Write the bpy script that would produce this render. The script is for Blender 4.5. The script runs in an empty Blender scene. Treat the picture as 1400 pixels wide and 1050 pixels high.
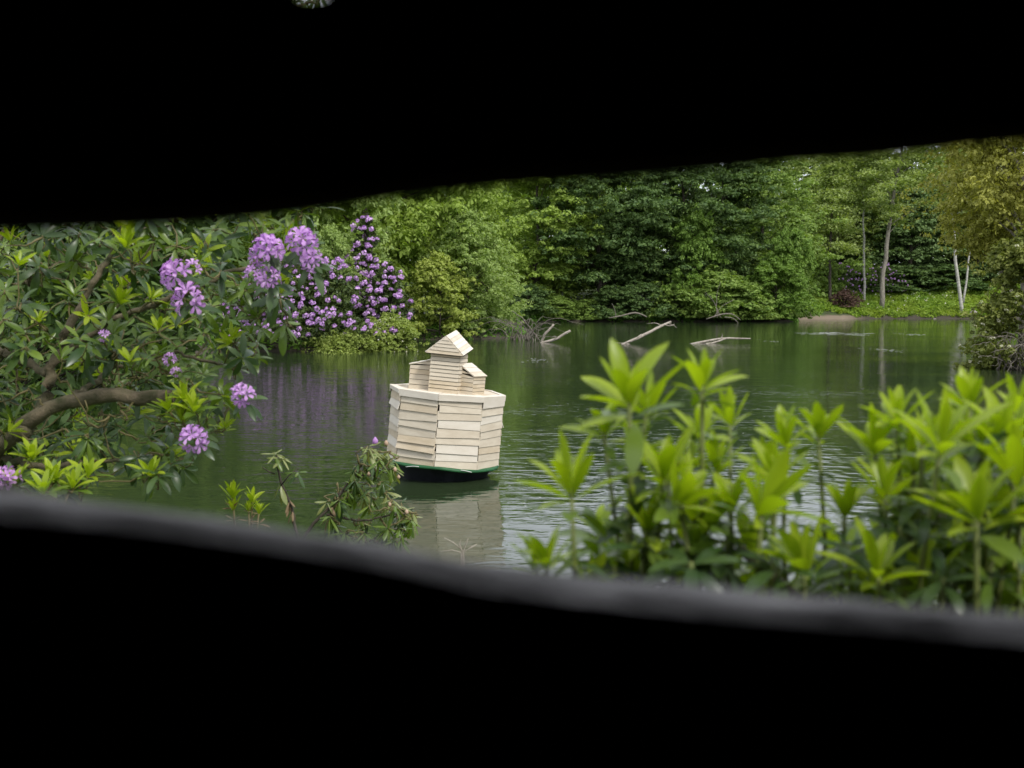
import bpy, math, random
import numpy as np
from mathutils import Vector, Matrix

random.seed(7)
R = np.random.default_rng(11)
S = bpy.context.scene
COL = S.collection
rad = math.radians

# ------------------------------------------------------------------ camera
CAM = np.array([0.0, 0.0, 2.5])
F = 1501.0
PITCH = math.atan(117.0 / F)
cd = bpy.data.cameras.new('camera')
cam = bpy.data.objects.new('camera', cd); COL.objects.link(cam)
cam.location = CAM
cam.rotation_euler = (math.pi / 2 - PITCH, 0, 0)
cd.sensor_width = 36.0
cd.lens = F / 1400.0 * 36.0
cd.clip_start = 0.02; cd.clip_end = 2000
cd.dof.use_dof = True
cd.dof.focus_distance = 15.2
cd.dof.aperture_fstop = (cd.lens / 1000.0) / 0.0083
S.camera = cam

# ------------------------------------------------------------------ sky and sun
SUN_EL, SUN_AZ = rad(50), rad(142)          # azimuth clockwise from +Y
w = bpy.data.worlds.new('World'); S.world = w; w.use_nodes = True
nt = w.node_tree; nt.nodes.clear()
o = nt.nodes.new('ShaderNodeOutputWorld'); b = nt.nodes.new('ShaderNodeBackground')
sky = nt.nodes.new('ShaderNodeTexSky'); sky.sky_type = 'NISHITA'; sky.sun_disc = False
sky.sun_elevation = SUN_EL; sky.sun_rotation = SUN_AZ; sky.air_density = 1.0; sky.dust_density = 2.0
tc = nt.nodes.new('ShaderNodeTexCoord'); mp = nt.nodes.new('ShaderNodeMapping')
mp.inputs['Scale'].default_value = (1, 1, 2.2)
nz = nt.nodes.new('ShaderNodeTexNoise'); nz.inputs['Scale'].default_value = 2.2; nz.inputs['Detail'].default_value = 6
cr = nt.nodes.new('ShaderNodeValToRGB')
cr.color_ramp.elements[0].position = .34; cr.color_ramp.elements[0].color = (.45, .45, .45, 1)
cr.color_ramp.elements[1].position = .6; cr.color_ramp.elements[1].color = (.96, .96, .96, 1)
mx = nt.nodes.new('ShaderNodeMixRGB'); mx.inputs[2].default_value = (11.6, 12.0, 13.0, 1)
nt.links.new(tc.outputs['Generated'], mp.inputs[0]); nt.links.new(mp.outputs[0], nz.inputs[0])
nt.links.new(nz.outputs[0], cr.inputs[0]); nt.links.new(cr.outputs[0], mx.inputs[0])
nt.links.new(sky.outputs[0], mx.inputs[1]); nt.links.new(mx.outputs[0], b.inputs[0])
b.inputs[1].default_value = 0.10
nt.links.new(b.outputs[0], o.inputs[0])
sl = bpy.data.lights.new('sun', 'SUN'); sl.energy = 2.2; sl.angle = rad(9); sl.color = (1, .96, .9)
sun = bpy.data.objects.new('sun', sl); COL.objects.link(sun)
sd = Vector((math.sin(SUN_AZ) * math.cos(SUN_EL), math.cos(SUN_AZ) * math.cos(SUN_EL), math.sin(SUN_EL)))
sun.rotation_euler = sd.to_track_quat('Z', 'Y').to_euler()
S.view_settings.view_transform = 'Standard'; S.view_settings.look = 'None'
S.view_settings.gamma = 1; S.view_settings.use_curve_mapping = False
S.view_settings.exposure = 0.35
S.cycles.max_bounces = 8; S.cycles.transparent_max_bounces = 8

# ------------------------------------------------------------------ helpers
cp, sp = math.cos(PITCH), math.sin(PITCH)
def P(px, py, d):
    """world point seen at photograph pixel (px,py), at world depth y = d"""
    u = (px - 700) / F; v = (525 - py) / F
    dy = cp + v * sp; dz = -sp + v * cp
    return np.array([u / dy * d, d, CAM[2] + dz / dy * d])

def unit(v):
    v = np.asarray(v, float); return v / (np.linalg.norm(v, axis=-1, keepdims=True) + 1e-12)

class MB:
    def __init__(s): s.v = []; s.f = []; s.n = 0
    def add(s, v, f):
        v = np.asarray(v, float).reshape(-1, 3); f = np.asarray(f, int)
        s.v.append(v); s.f.append(f + s.n); s.n += len(v)
    def box(s, c, size, M=None, jit=0):
        x, y, z = np.array(size) / 2
        v = np.array([[a * x, b_ * y, c_ * z] for a in (-1, 1) for b_ in (-1, 1) for c_ in (-1, 1)])
        if jit: v += R.normal(0, jit, v.shape)
        if M is not None: v = v @ np.array(M).T
        s.add(v + np.array(c), [[0, 1, 3, 2], [4, 6, 7, 5], [0, 4, 5, 1], [2, 3, 7, 6], [0, 2, 6, 4], [1, 5, 7, 3]])
    def hexa(s, v):      # 8 verts: bottom 4 ccw, top 4 ccw
        s.add(v, [[3, 2, 1, 0], [4, 5, 6, 7], [0, 1, 5, 4], [1, 2, 6, 5], [2, 3, 7, 6], [3, 0, 4, 7]])
    def tube(s, pts, r, k=6, caps=True):
        pts = np.asarray(pts, float); n = len(pts)
        r = np.broadcast_to(np.asarray(r, float), (n,)) if np.ndim(r) == 0 or len(np.atleast_1d(r)) == n else np.interp(np.linspace(0, 1, n), np.linspace(0, 1, len(r)), r)
        t = unit(np.gradient(pts, axis=0)); up = np.array([0.13, 0.31, 0.94])
        if abs(t[0] @ unit(up)) > .95: up = np.array([1, .1, .1])
        a = unit(np.cross(t, up)); bb = np.cross(t, a)
        an = np.linspace(0, 2 * math.pi, k, endpoint=False)
        v = pts[:, None] + r[:, None, None] * (np.cos(an)[None, :, None] * a[:, None] + np.sin(an)[None, :, None] * bb[:, None])
        i = np.arange(n - 1)[:, None]; j = np.arange(k)[None]
        f = np.stack([i * k + j, i * k + (j + 1) % k, (i + 1) * k + (j + 1) % k, (i + 1) * k + j], -1).reshape(-1, 4)
        base = s.n
        s.add(v.reshape(-1, 3), f)
        if caps:
            s.f.append(np.array([[base + q for q in range(k)][::-1]])); s.f.append(np.array([[base + (n - 1) * k + q for q in range(k)]]))
    def build(s, name, mat, parent=None, smooth=False):
        me = mesh_np(name, np.concatenate(s.v), s.f, smooth)
        me.materials.append(mat)
        return link(name, me, parent)

def mesh_np(name, v, flist, smooth=False):
    me = bpy.data.meshes.new(name)
    me.vertices.add(len(v)); me.vertices.foreach_set('co', np.asarray(v, np.float32).ravel())
    li = np.concatenate([f.ravel() for f in flist]); cnt = np.concatenate([np.full(len(f), f.shape[1]) for f in flist])
    st = np.concatenate([[0], np.cumsum(cnt)[:-1]])
    me.loops.add(len(li)); me.loops.foreach_set('vertex_index', li.astype(np.int32))
    me.polygons.add(len(cnt)); me.polygons.foreach_set('loop_start', st.astype(np.int32))
    me.update(calc_edges=True)
    me.polygons.foreach_set('use_smooth', np.full(len(cnt), bool(smooth)))
    return me

def link(name, data, parent=None, M=None):
    ob = bpy.data.objects.new(name, data); COL.objects.link(ob)
    if parent is not None: ob.parent = parent
    if M is not None: ob.matrix_basis = M if isinstance(M, Matrix) else Matrix([list(map(float, r)) for r in M])
    return ob
def tag(ob, label=None, cat=None, group=None, kind=None):
    if label: ob['label'] = label
    if cat: ob['category'] = cat
    if group: ob['group'] = group
    if kind: ob['kind'] = kind
    return ob
def empty(name, loc, label, cat, group=None):
    ob = bpy.data.objects.new(name, None); COL.objects.link(ob); ob.location = [float(c) for c in loc]
    ob.empty_display_size = .2
    return tag(ob, label, cat, group)
def rough_path(pts, n=14, amp=.02, seed=0):
    pts = np.asarray(pts, float); m = len(pts)
    d = np.concatenate([[0], np.cumsum(np.linalg.norm(np.diff(pts, axis=0), axis=1))]); d /= d[-1]
    t = np.linspace(0, 1, n)
    # catmull-like smoothing
    q = np.stack([np.interp(t, d, pts[:, i]) for i in range(3)], 1)
    k = np.array([.25, .5, .25])
    for _ in range(2):
        q[1:-1] = .25 * q[:-2] + .5 * q[1:-1] + .25 * q[2:]
    rr = np.random.default_rng(seed)
    q[1:-1] += rr.normal(0, amp, (n - 2, 3))
    return q

# ------------------------------------------------------------------ materials
def newmat(name):
    m = bpy.data.materials.new(name); m.use_nodes = True; t = m.node_tree
    return m, t, t.nodes['Principled BSDF'], t.nodes['Material Output']
def N(t, typ, **kw):
    n = t.nodes.new(typ)
    for k, v in kw.items():
        if hasattr(n, k): setattr(n, k, v)
        else: n.inputs[k.replace('_', ' ')].default_value = v
    return n
def c4(c): return (c[0], c[1], c[2], 1)

def leaf_mat(name, ca, cb, rough=.5, trans=.3, tcol=None, spec=.18, patch=1.0, cc=None, cool=0):
    m, t, bs, out = newmat(name)
    g = N(t, 'ShaderNodeNewGeometry'); oi = N(t, 'ShaderNodeObjectInfo')
    ad = N(t, 'ShaderNodeMath', operation='ADD'); fr = N(t, 'ShaderNodeMath', operation='FRACT')
    t.links.new(g.outputs['Random Per Island'], ad.inputs[0]); t.links.new(oi.outputs['Random'], ad.inputs[1]); t.links.new(ad.outputs[0], fr.inputs[0])
    mix = N(t, 'ShaderNodeMixRGB'); mix.inputs[1].default_value = c4(ca); mix.inputs[2].default_value = c4(cb)
    t.links.new(fr.outputs[0], mix.inputs[0])
    nz = N(t, 'ShaderNodeTexNoise'); nz.inputs['Scale'].default_value = .5 * patch; nz.inputs['Detail'].default_value = 3
    tc = N(t, 'ShaderNodeTexCoord'); t.links.new(g.outputs['Position'], nz.inputs['Vector'])
    rmp = N(t, 'ShaderNodeValToRGB'); rmp.color_ramp.elements[0].position = .35; rmp.color_ramp.elements[1].position = .65
    t.links.new(nz.outputs[0], rmp.inputs[0])
    mix2 = N(t, 'ShaderNodeMixRGB'); mix2.inputs[2].default_value = c4(cc if cc else [a * .75 + b_ * .25 for a, b_ in zip(ca, cb)])
    ms = N(t, 'ShaderNodeMath', operation='MULTIPLY'); ms.inputs[1].default_value = .6
    t.links.new(rmp.outputs[0], ms.inputs[0]); t.links.new(ms.outputs[0], mix2.inputs[0])
    t.links.new(mix.outputs[0], mix2.inputs[1])
    t.links.new(mix2.outputs[0], bs.inputs['Base Color'])
    bs.inputs['Roughness'].default_value = rough; bs.inputs['Specular IOR Level'].default_value = spec
    tr = N(t, 'ShaderNodeBsdfTranslucent')
    mt = N(t, 'ShaderNodeMixRGB', blend_type='MULTIPLY'); mt.inputs[0].default_value = 1; mt.inputs[2].default_value = c4(tcol or (1.5, 1.6, .55))
    t.links.new(mix2.outputs[0], mt.inputs[1]); t.links.new(mt.outputs[0], tr.inputs[0])
    ms = N(t, 'ShaderNodeMixShader'); ms.inputs[0].default_value = trans
    t.links.new(bs.outputs[0], ms.inputs[1]); t.links.new(tr.outputs[0], ms.inputs[2]); t.links.new(ms.outputs[0], out.inputs[0])
    return m

def rough_mat(name, ca, cb, scale=4, rough=.85, bump=.3, bdist=.01, stretch=(1, 1, 1), spec=.3, det=6, obj=True):
    m, t, bs, out = newmat(name)
    tc = N(t, 'ShaderNodeTexCoord'); mp = N(t, 'ShaderNodeMapping'); mp.inputs['Scale'].default_value = stretch
    t.links.new(tc.outputs['Object'], mp.inputs[0])
    oi = N(t, 'ShaderNodeObjectInfo')
    sc = N(t, 'ShaderNodeVectorMath', operation='ADD'); cmb = N(t, 'ShaderNodeCombineXYZ')
    mul = N(t, 'ShaderNodeMath', operation='MULTIPLY'); mul.inputs[1].default_value = 37
    t.links.new(oi.outputs['Random'], mul.inputs[0])
    for i in range(3): t.links.new(mul.outputs[0], cmb.inputs[i])
    t.links.new(mp.outputs[0], sc.inputs[0]); t.links.new(cmb.outputs[0], sc.inputs[1])
    nz = N(t, 'ShaderNodeTexNoise'); nz.inputs['Scale'].default_value = scale; nz.inputs['Detail'].default_value = det; nz.inputs['Roughness'].default_value = .65
    t.links.new(sc.outputs[0], nz.inputs['Vector'])
    rm = N(t, 'ShaderNodeValToRGB'); rm.color_ramp.elements[0].position = .3; rm.color_ramp.elements[1].position = .7
    rm.color_ramp.elements[0].color = c4(ca); rm.color_ramp.elements[1].color = c4(cb)
    t.links.new(nz.outputs[0], rm.inputs[0]); t.links.new(rm.outputs[0], bs.inputs['Base Color'])
    bs.inputs['Roughness'].default_value = rough; bs.inputs['Specular IOR Level'].default_value = spec
    bp = N(t, 'ShaderNodeBump'); bp.inputs['Strength'].default_value = bump; bp.inputs['Distance'].default_value = bdist
    t.links.new(nz.outputs[0], bp.inputs['Height']); t.links.new(bp.outputs[0], bs.inputs['Normal'])
    return m

M = {}
M['bark'] = rough_mat('bark', (.03, .024, .018), (.10, .085, .065), 6, .9, .6, .03, (3, 3, .6))
M['bark_pale'] = rough_mat('bark_pale', (.13, .115, .09), (.34, .31, .26), 5, .85, .5, .02, (1, 1, .5))
M['bark_birch'] = rough_mat('bark_birch', (.25, .24, .2), (.6, .58, .52), 3, .8, .3, .02, (.6, .6, 2))
M['bark_moss'] = rough_mat('bark_moss', (.035, .042, .014), (.19, .15, .10), 11, .9, 1.0, .02)
M['dead_wood'] = rough_mat('dead_wood', (.17, .145, .115), (.48, .43, .36), 7, .8, .5, .02)
M['grey_twig'] = rough_mat('grey_twig', (.11, .095, .075), (.26, .23, .19), 8, .85, .3, .01)
M['stem'] = rough_mat('stem', (.10, .085, .03), (.17, .14, .06), 20, .6, .2, .003)
M['stem_green'] = rough_mat('stem_green', (.10, .13, .03), (.17, .2, .05), 20, .5, .1, .003)
# foliage
M['f_fresh'] = leaf_mat('foliage_fresh', (0.190, 0.269, 0.050), (0.358, 0.470, 0.101), .55, .35, patch=.6)
M['f_pale'] = leaf_mat('foliage_pale', (0.220, 0.308, 0.094), (0.396, 0.495, 0.165), .55, .35, patch=.8)
M['f_dark'] = leaf_mat('foliage_dark', (0.046, 0.091, 0.029), (0.156, 0.234, 0.065), .5, .25, patch=.4)
M['f_mid'] = leaf_mat('foliage_mid', (0.120, 0.198, 0.042), (0.276, 0.372, 0.084), .5, .3, patch=.4)
M['f_bright'] = leaf_mat('foliage_bright', (0.103, 0.184, 0.032), (0.218, 0.333, 0.063), .5, .3, patch=.5)
M['f_yellow'] = leaf_mat('foliage_yellow', (.27, .33, .07), (.46, .52, .14), .55, .35, patch=1)
M['f_soft'] = leaf_mat('foliage_soft', (0.216, 0.282, 0.096), (0.408, 0.480, 0.168), .6, .35, patch=.4)
M['f_conifer'] = leaf_mat('foliage_conifer', (0.074, 0.128, 0.043), (0.203, 0.290, 0.101), .6, .15, patch=.5)
M['f_gold'] = leaf_mat('foliage_gold', (.24, .25, .05), (.48, .48, .12), .5, .35, patch=.9, tcol=(1.4, 1.4, .5))
M['f_olive'] = leaf_mat('foliage_olive', (0.110, 0.143, 0.028), (0.275, 0.297, 0.077), .5, .3, patch=.9)
M['f_rhodo'] = leaf_mat('foliage_rhododendron', (.03, .055, .018), (.14, .19, .05), .4, .15, patch=2)
M['f_cream'] = leaf_mat('foliage_cream_bush', (.17, .23, .045), (.36, .43, .11), .5, .3, patch=2)
M['f_purple'] = leaf_mat('foliage_purple_brown', (.075, .045, .035), (.15, .095, .07), .6, .2, patch=2, tcol=(1.2, .8, .7))
M['grass'] = leaf_mat('meadow_grass', (0.099, 0.198, 0.028), (0.264, 0.385, 0.055), .6, .35, patch=.5, cc=(.26, .32, .035))
M['undergrowth'] = leaf_mat('undergrowth', (0.060, 0.144, 0.022), (0.192, 0.336, 0.054), .5, .3, patch=1.2)
# near leaves
M['l_new'] = leaf_mat('leaf_new', (.25, .34, .018), (.39, .48, .03), .38, .42, patch=6, spec=.45, tcol=(1.3, 1.45, .3))
M['l_mid'] = leaf_mat('leaf_mid', (.075, .135, .018), (.16, .23, .03), .33, .3, patch=6, spec=.5, tcol=(1.5, 1.6, .3))
M['l_old'] = leaf_mat('leaf_old', (.026, .058, .015), (.065, .11, .028), .32, .16, patch=6, spec=.4, tcol=(1.5, 1.7, .4))
M['l_dull'] = leaf_mat('leaf_dull', (.17, .21, .06), (.32, .35, .13), .35, .3, patch=8, spec=.55, tcol=(1.4, 1.3, .4))
M['l_brown'] = leaf_mat('leaf_brown', (.16, .11, .06), (.38, .28, .17), .6, .2, patch=8, tcol=(1.2, 1, .8))
# flowers
M['petal'] = leaf_mat('petal_mauve', (.48, .24, .56), (.72, .46, .76), .5, .35, patch=20, cc=(.62, .36, .72), tcol=(1.1, .9, 1.2))
M['petal_far'] = leaf_mat('petal_mauve_far', (.52, .31, .60), (.78, .56, .83), .6, .25, patch=4, tcol=(1, .8, 1.1), cc=(.5, .25, .6))
M['petal_cream'] = leaf_mat('petal_cream', (.65, .62, .42), (.82, .8, .66), .6, .3, patch=4, tcol=(1, 1, .8), cc=(.75, .75, .6))
M['bud'] = rough_mat('bud', (.3, .2, .12), (.5, .36, .26), 30, .6, .2, .002)

# water
def water_mat():
    m, t, bs, out = newmat('pond_water')
    bs.inputs['Base Color'].default_value = (.021, .034, .014, 1)
    bs.inputs['Roughness'].default_value = .03; bs.inputs['IOR'].default_value = 1.333
    g = N(t, 'ShaderNodeNewGeometry')
    def noise(scale, st, det=3, rough=.55, dist=0):
        mp = N(t, 'ShaderNodeMapping'); mp.inputs['Scale'].default_value = st
        t.links.new(g.outputs['Position'], mp.inputs[0])
        n = N(t, 'ShaderNodeTexNoise'); n.inputs['Scale'].default_value = scale; n.inputs['Detail'].default_value = det
        n.inputs['Roughness'].default_value = rough; n.inputs['Distortion'].default_value = dist
        t.links.new(mp.outputs[0], n.inputs[0]); return n.outputs[0]
    def math_(op, a, b_):
        n = N(t, 'ShaderNodeMath', operation=op)
        for i, x in enumerate((a, b_)):
            if isinstance(x, (int, float)): n.inputs[i].default_value = x
            else: t.links.new(x, n.inputs[i])
        return n.outputs[0]
    small = noise(3.4, (.55, 1.25, 1), 3, .5, .6)
    big = noise(.9, (.6, 1.3, 1), 2)
    def rings(cx, cy, wl):
        vm = N(t, 'ShaderNodeVectorMath', operation='DISTANCE'); vm.inputs[1].default_value = (cx, cy, 0)
        t.links.new(g.outputs['Position'], vm.inputs[0])
        ph = math_('ADD', math_('MULTIPLY', vm.outputs['Value'], 2 * math.pi / wl), math_('MULTIPLY', big, 9.0))
        return math_('SINE', ph, 0), vm.outputs['Value']
    r1, d1 = rings(7.5, 17.5, .33)
    fall = N(t, 'ShaderNodeMapRange'); fall.inputs[1].default_value = .5; fall.inputs[2].default_value = 12; fall.inputs[3].default_value = 1; fall.inputs[4].default_value = 0
    t.links.new(d1, fall.inputs[0])
    patch = noise(.16, (.7, 1.2, 1), 3)
    pr = N(t, 'ShaderNodeMapRange'); pr.inputs[1].default_value = .38; pr.inputs[2].default_value = .66; pr.inputs[3].default_value = .45; pr.inputs[4].default_value = 1.3
    t.links.new(patch, pr.inputs[0])
    h = math_('ADD', math_('MULTIPLY', small, .0118), math_('MULTIPLY', big, .012))
    h = math_('MULTIPLY', h, pr.outputs[0])
    h = math_('ADD', h, math_('MULTIPLY', math_('MULTIPLY', r1, fall.outputs[0]), 0.0010))
    bp = N(t, 'ShaderNodeBump'); bp.inputs['Strength'].default_value = 1; bp.inputs['Distance'].default_value = 1.0
    t.links.new(h, bp.inputs['Height']); t.links.new(bp.outputs[0], bs.inputs['Normal'])
    return m
M['water'] = water_mat()

def ground_mat():
    m, t, bs, out = newmat('bank_soil')
    g = N(t, 'ShaderNodeNewGeometry')
    n = N(t, 'ShaderNodeTexNoise'); n.inputs['Scale'].default_value = 1.3; n.inputs['Detail'].default_value = 8
    t.links.new(g.outputs['Position'], n.inputs[0])
    r = N(t, 'ShaderNodeValToRGB'); e = r.color_ramp.elements
    e[0].position = .35; e[0].color = (.035, .03, .015, 1); e[1].position = .62; e[1].color = (.05, .085, .02, 1)
    t.links.new(n.outputs[0], r.inputs[0])
    sx = N(t, 'ShaderNodeSeparateXYZ'); t.links.new(g.outputs['Position'], sx.inputs[0])
    mr = N(t, 'ShaderNodeMapRange'); mr.inputs[1].default_value = .5; mr.inputs[2].default_value = .72
    zn = N(t, 'ShaderNodeMath', operation='MULTIPLY_ADD'); zn.inputs[1].default_value = .35
    t.links.new(n.outputs[0], zn.inputs[0]); t.links.new(sx.outputs[2], zn.inputs[2]); t.links.new(zn.outputs[0], mr.inputs[0])
    mx = N(t, 'ShaderNodeMixRGB'); mx.inputs[1].default_value = (.17, .135, .095, 1)
    vd = N(t, 'ShaderNodeVectorMath', operation='DISTANCE'); vd.inputs[1].default_value = (37.5, 135, 0); t.links.new(g.outputs['Position'], vd.inputs[0])
    vr = N(t, 'ShaderNodeMapRange'); vr.inputs[1].default_value = 3; vr.inputs[2].default_value = 6; t.links.new(vd.outputs['Value'], vr.inputs[0])
    mud = N(t, 'ShaderNodeMixRGB'); mud.inputs[1].default_value = (.21, .165, .12, 1); mud.inputs[2].default_value = (.05, .042, .028, 1)
    t.links.new(vr.outputs[0], mud.inputs[0]); t.links.new(mud.outputs[0], mx.inputs[1])
    t.links.new(mr.outputs[0], mx.inputs[0]); t.links.new(r.outputs[0], mx.inputs[2]); t.links.new(mx.outputs[0], bs.inputs['Base Color'])
    bs.inputs['Roughness'].default_value = .95
    bp = N(t, 'ShaderNodeBump'); bp.inputs['Strength'].default_value = .6; bp.inputs['Distance'].default_value = .08
    t.links.new(n.outputs[0], bp.inputs['Height']); t.links.new(bp.outputs[0], bs.inputs['Normal'])
    return m
M['ground'] = ground_mat()
M['cream_board'] = rough_mat('cream_board', (.50, .43, .325), (.64, .57, .45), 3.5, .75, .12, .004, (1, 1, 3))
M['cream_board_pale'] = rough_mat('cream_board_pale', (.60, .54, .44), (.70, .645, .55), 3.5, .7, .12, .004, (1, 1, 3))
M['cream_board_tan'] = rough_mat('cream_board_tan', (.45, .37, .25), (.60, .51, .38), 3.5, .75, .12, .004, (1, 1, 3))
M['dark_core'] = rough_mat('dark_core', (.02, .017, .012), (.05, .04, .03), 5)
M['hull'] = rough_mat('hull_black', (.005, .006, .008), (.022, .024, .03), 6, .38, .2, .005, (1, 1, .2), .5)
M['green_paint'] = rough_mat('green_paint', (.012, .075, .025), (.03, .13, .045), 8, .5, .2, .004)
M['hide_board'] = rough_mat('shaded_board', (.02, .013, .008), (.055, .034, .018), 7, .85, .5, .004, (.4, 3, 6), .15)  # near-black: the shade inside the hide is put into the board colour
M['hide_edge'] = rough_mat('pale_edge', (.02, .017, .015), (.50, .475, .46), 13, .85, 1.0, .012, (.8, 3, 2), .25)  # pale tone for the front half of the lower board's top edge
M['pale_grey'] = rough_mat('pale_grey_mottle', (.4, .42, .38), (.65, .66, .62), 3, .5, .1, .002)
M['stone'] = rough_mat('stone', (.17, .15, .13), (.38, .35, .31), 3, .9, .6, .03)

# ------------------------------------------------------------------ terrain and water
POND = np.array([(-3, 7.2), (0, 7.6), (4, 7.4), (9, 9), (16, 16), (25, 26), (20, 36), (17.7, 39.8), (18, 43), (28, 60), (45, 90),
                 (60, 122), (61, 131), (54, 135), (47, 136), (41, 134), (34.5, 134), (31, 119), (20, 117.5), (8, 118.5), (1, 116), (-1, 100), (1.5, 82),
                 (.8, 70), (-3, 67), (-8, 65.5), (-7, 58), (-5.2, 53.5), (-8, 51.5), (-13, 52), (-17, 40), (-16, 25), (-10, 13), (-6, 8.5)], float)
def sdist(x, y):
    x = np.asarray(x, float); y = np.asarray(y, float)
    best = np.full(x.shape, 1e9); ins = np.zeros(x.shape, bool)
    for (x0, y0), (x1, y1) in zip(POND, np.roll(POND, -1, 0)):
        dx, dy = x1 - x0, y1 - y0
        tt = np.clip(((x - x0) * dx + (y - y0) * dy) / (dx * dx + dy * dy), 0, 1)
        best = np.minimum(best, np.hypot(x - x0 - tt * dx, y - y0 - tt * dy))
        c = ((y0 > y) != (y1 > y)) & (x < (x1 - x0) * (y - y0) / ((y1 - y0) or 1e-9) + x0)
        ins ^= c
    return np.where(ins, -best, best)
def gh(x, y):
    x = np.asarray(x, float); y = np.asarray(y, float)
    d = sdist(x, y) + .25 * np.sin(x * 1.9 + y * .7) + .18 * np.sin(y * 2.7 - x * 1.3)
    sl = np.where(y < 35, .12, .16) + .16 * np.clip((x - 31) / 4, 0, 1) * np.clip((y - 120) / 8, 0, 1) * np.exp(-np.maximum(d, 0) / 25)
    out = .28 * (1 - np.exp(-np.maximum(d, 0) / .5)) + sl * 62 * (1 - np.exp(-np.maximum(d, 0) / 62))
    z = np.where(d > 0, out, np.maximum(d * .4, -1.3) - .02)
    return z + np.where(d > 1, .06 * np.sin(x * .9) * np.cos(y * 1.1), 0)
def steps(*segs):
    o_ = []
    for a, b_, s_ in segs: o_ += list(np.arange(a, b_, s_))
    return np.array(o_ + [segs[-1][1]])
gx = steps((-700, -120, 40), (-120, -30, 6), (-30, -14, 1.6), (-14, 20, .55), (20, 64, 1.1), (64, 120, 6), (120, 700, 40))
gy = steps((-200, -20, 20), (-20, 4, 2), (4, 16, .4), (16, 50, 1.2), (50, 72, .6), (72, 110, 1.6), (110, 142, .6), (142, 200, 5), (200, 900, 50))
X, Y = np.meshgrid(gx, gy); Z = gh(X, Y)
nx, ny = len(gx), len(gy)
ii = np.arange(ny - 1)[:, None]; jj = np.arange(nx - 1)[None]
fq = np.stack([ii * nx + jj, ii * nx + jj + 1, (ii + 1) * nx + jj + 1, (ii + 1) * nx + jj], -1).reshape(-1, 4)
me = mesh_np('ground', np.stack([X, Y, Z], -1).reshape(-1, 3), [fq], True); me.materials.append(M['ground'])
tag(link('ground', me), kind='structure')
wb = MB(); wb.add([[-60, -2, 0], [120, -2, 0], [120, 160, 0], [-60, 160, 0]], [[0, 1, 2, 3]])
tag(wb.build('water', M['water']), kind='structure')

# ------------------------------------------------------------------ foliage generators
def leaves(c, size, nrm, rg, elong=1.7):
    """rhombic leaf faces at c with normals near nrm"""
    n = len(c)
    t = unit(rg.normal(size=(n, 3))); t = unit(t - (t * nrm).sum(1, keepdims=True) * nrm); b_ = np.cross(nrm, t)
    s_ = (size * rg.uniform(.6, 1.35, n))[:, None]
    v = np.stack([c - t * s_ * elong * .5, c + b_ * s_ * .45 - nrm * s_ * .08, c + t * s_ * elong * .5 - nrm * s_ * .25, c - b_ * s_ * .45 - nrm * s_ * .08], 1)
    return v.reshape(-1, 3)
def leaf_mesh(name, verts, mat):
    n = len(verts) // 4
    me = mesh_np(name, verts, [np.arange(n * 4).reshape(n, 4)]); me.materials.append(mat); return me

def crown_pts(rg, H, Rr, base, n, boughs, shape='round', flat=.38, bs=.28):
    """points of leaves grouped in boughs; returns points and bough centres"""
    u = rg.uniform(0, 1, boughs); a = rg.uniform(0, 2 * math.pi, boughs)
    if shape == 'cone': prof = lambda q: (1 - q) ** .8 * 1.05 + .03
    elif shape == 'dome': prof = lambda q: np.sqrt(np.clip(1 - q ** 1.9, 0, 1))
    elif shape == 'tall': prof = lambda q: np.clip(np.sin(np.clip(q * .93 + .09, 0, 1) * math.pi) ** .55, .1, 1)
    else: prof = lambda q: np.clip(np.sin(np.clip(q * .86 + .13, 0, 1) * math.pi) ** .6, .12, 1)
    lob = 1 + .22 * np.sin(3 * a + 9 * u + rg.uniform(0, 6)) + .12 * np.sin(5 * a - 13 * u)
    rr = Rr * prof(u) * lob * (rg.uniform(.25, 1, boughs) ** .45)
    bc = np.stack([rr * np.cos(a), rr * np.sin(a), H * (base + (1 - base) * u)], 1)
    per = np.full(boughs, n // boughs)
    idx = np.repeat(np.arange(boughs), per); m = len(idx)
    bsz = Rr * bs * rg.uniform(.55, 1.35, boughs)
    # sprays inside each bough
    sub = 9
    subc = rg.normal(size=(boughs, sub, 3)) * np.array([.62, .62, flat * .9])
    subr = rg.uniform(.25, .5, (boughs, sub))
    k = rg.integers(0, sub, m)
    dv = rg.normal(size=(m, 3)); dv[:, 2] = np.abs(dv[:, 2]) * 1.0 - .35; dv = unit(dv)
    off = subc[idx, k] + dv * (subr[idx, k] * rg.uniform(.55, 1.12, m))[:, None] * np.array([1, 1, .35 + flat])
    off[:, 2] -= .26 * np.minimum(off[:, 0] ** 2 + off[:, 1] ** 2, 1.0)          # sprays droop to their ends
    out = dv
    p = bc[idx] + off * bsz[idx][:, None]
    return p, bc, idx, out

def crown(name, seed, H, Rr, base, n, boughs, leaf, mat, **kw):
    rg = np.random.default_rng(seed)
    p, bc, idx, out = crown_pts(rg, H, Rr, base, n, boughs, **kw)
    p[:, 2] = np.maximum(p[:, 2], .08 + rg.uniform(0, .1, len(p)))
    nr = unit(rg.normal(size=(len(p), 3)) * .24 + np.array([0, 0, .4]) + out * .8)
    return leaf_mesh(name, leaves(p, leaf, nr, rg), mat), bc

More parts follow.
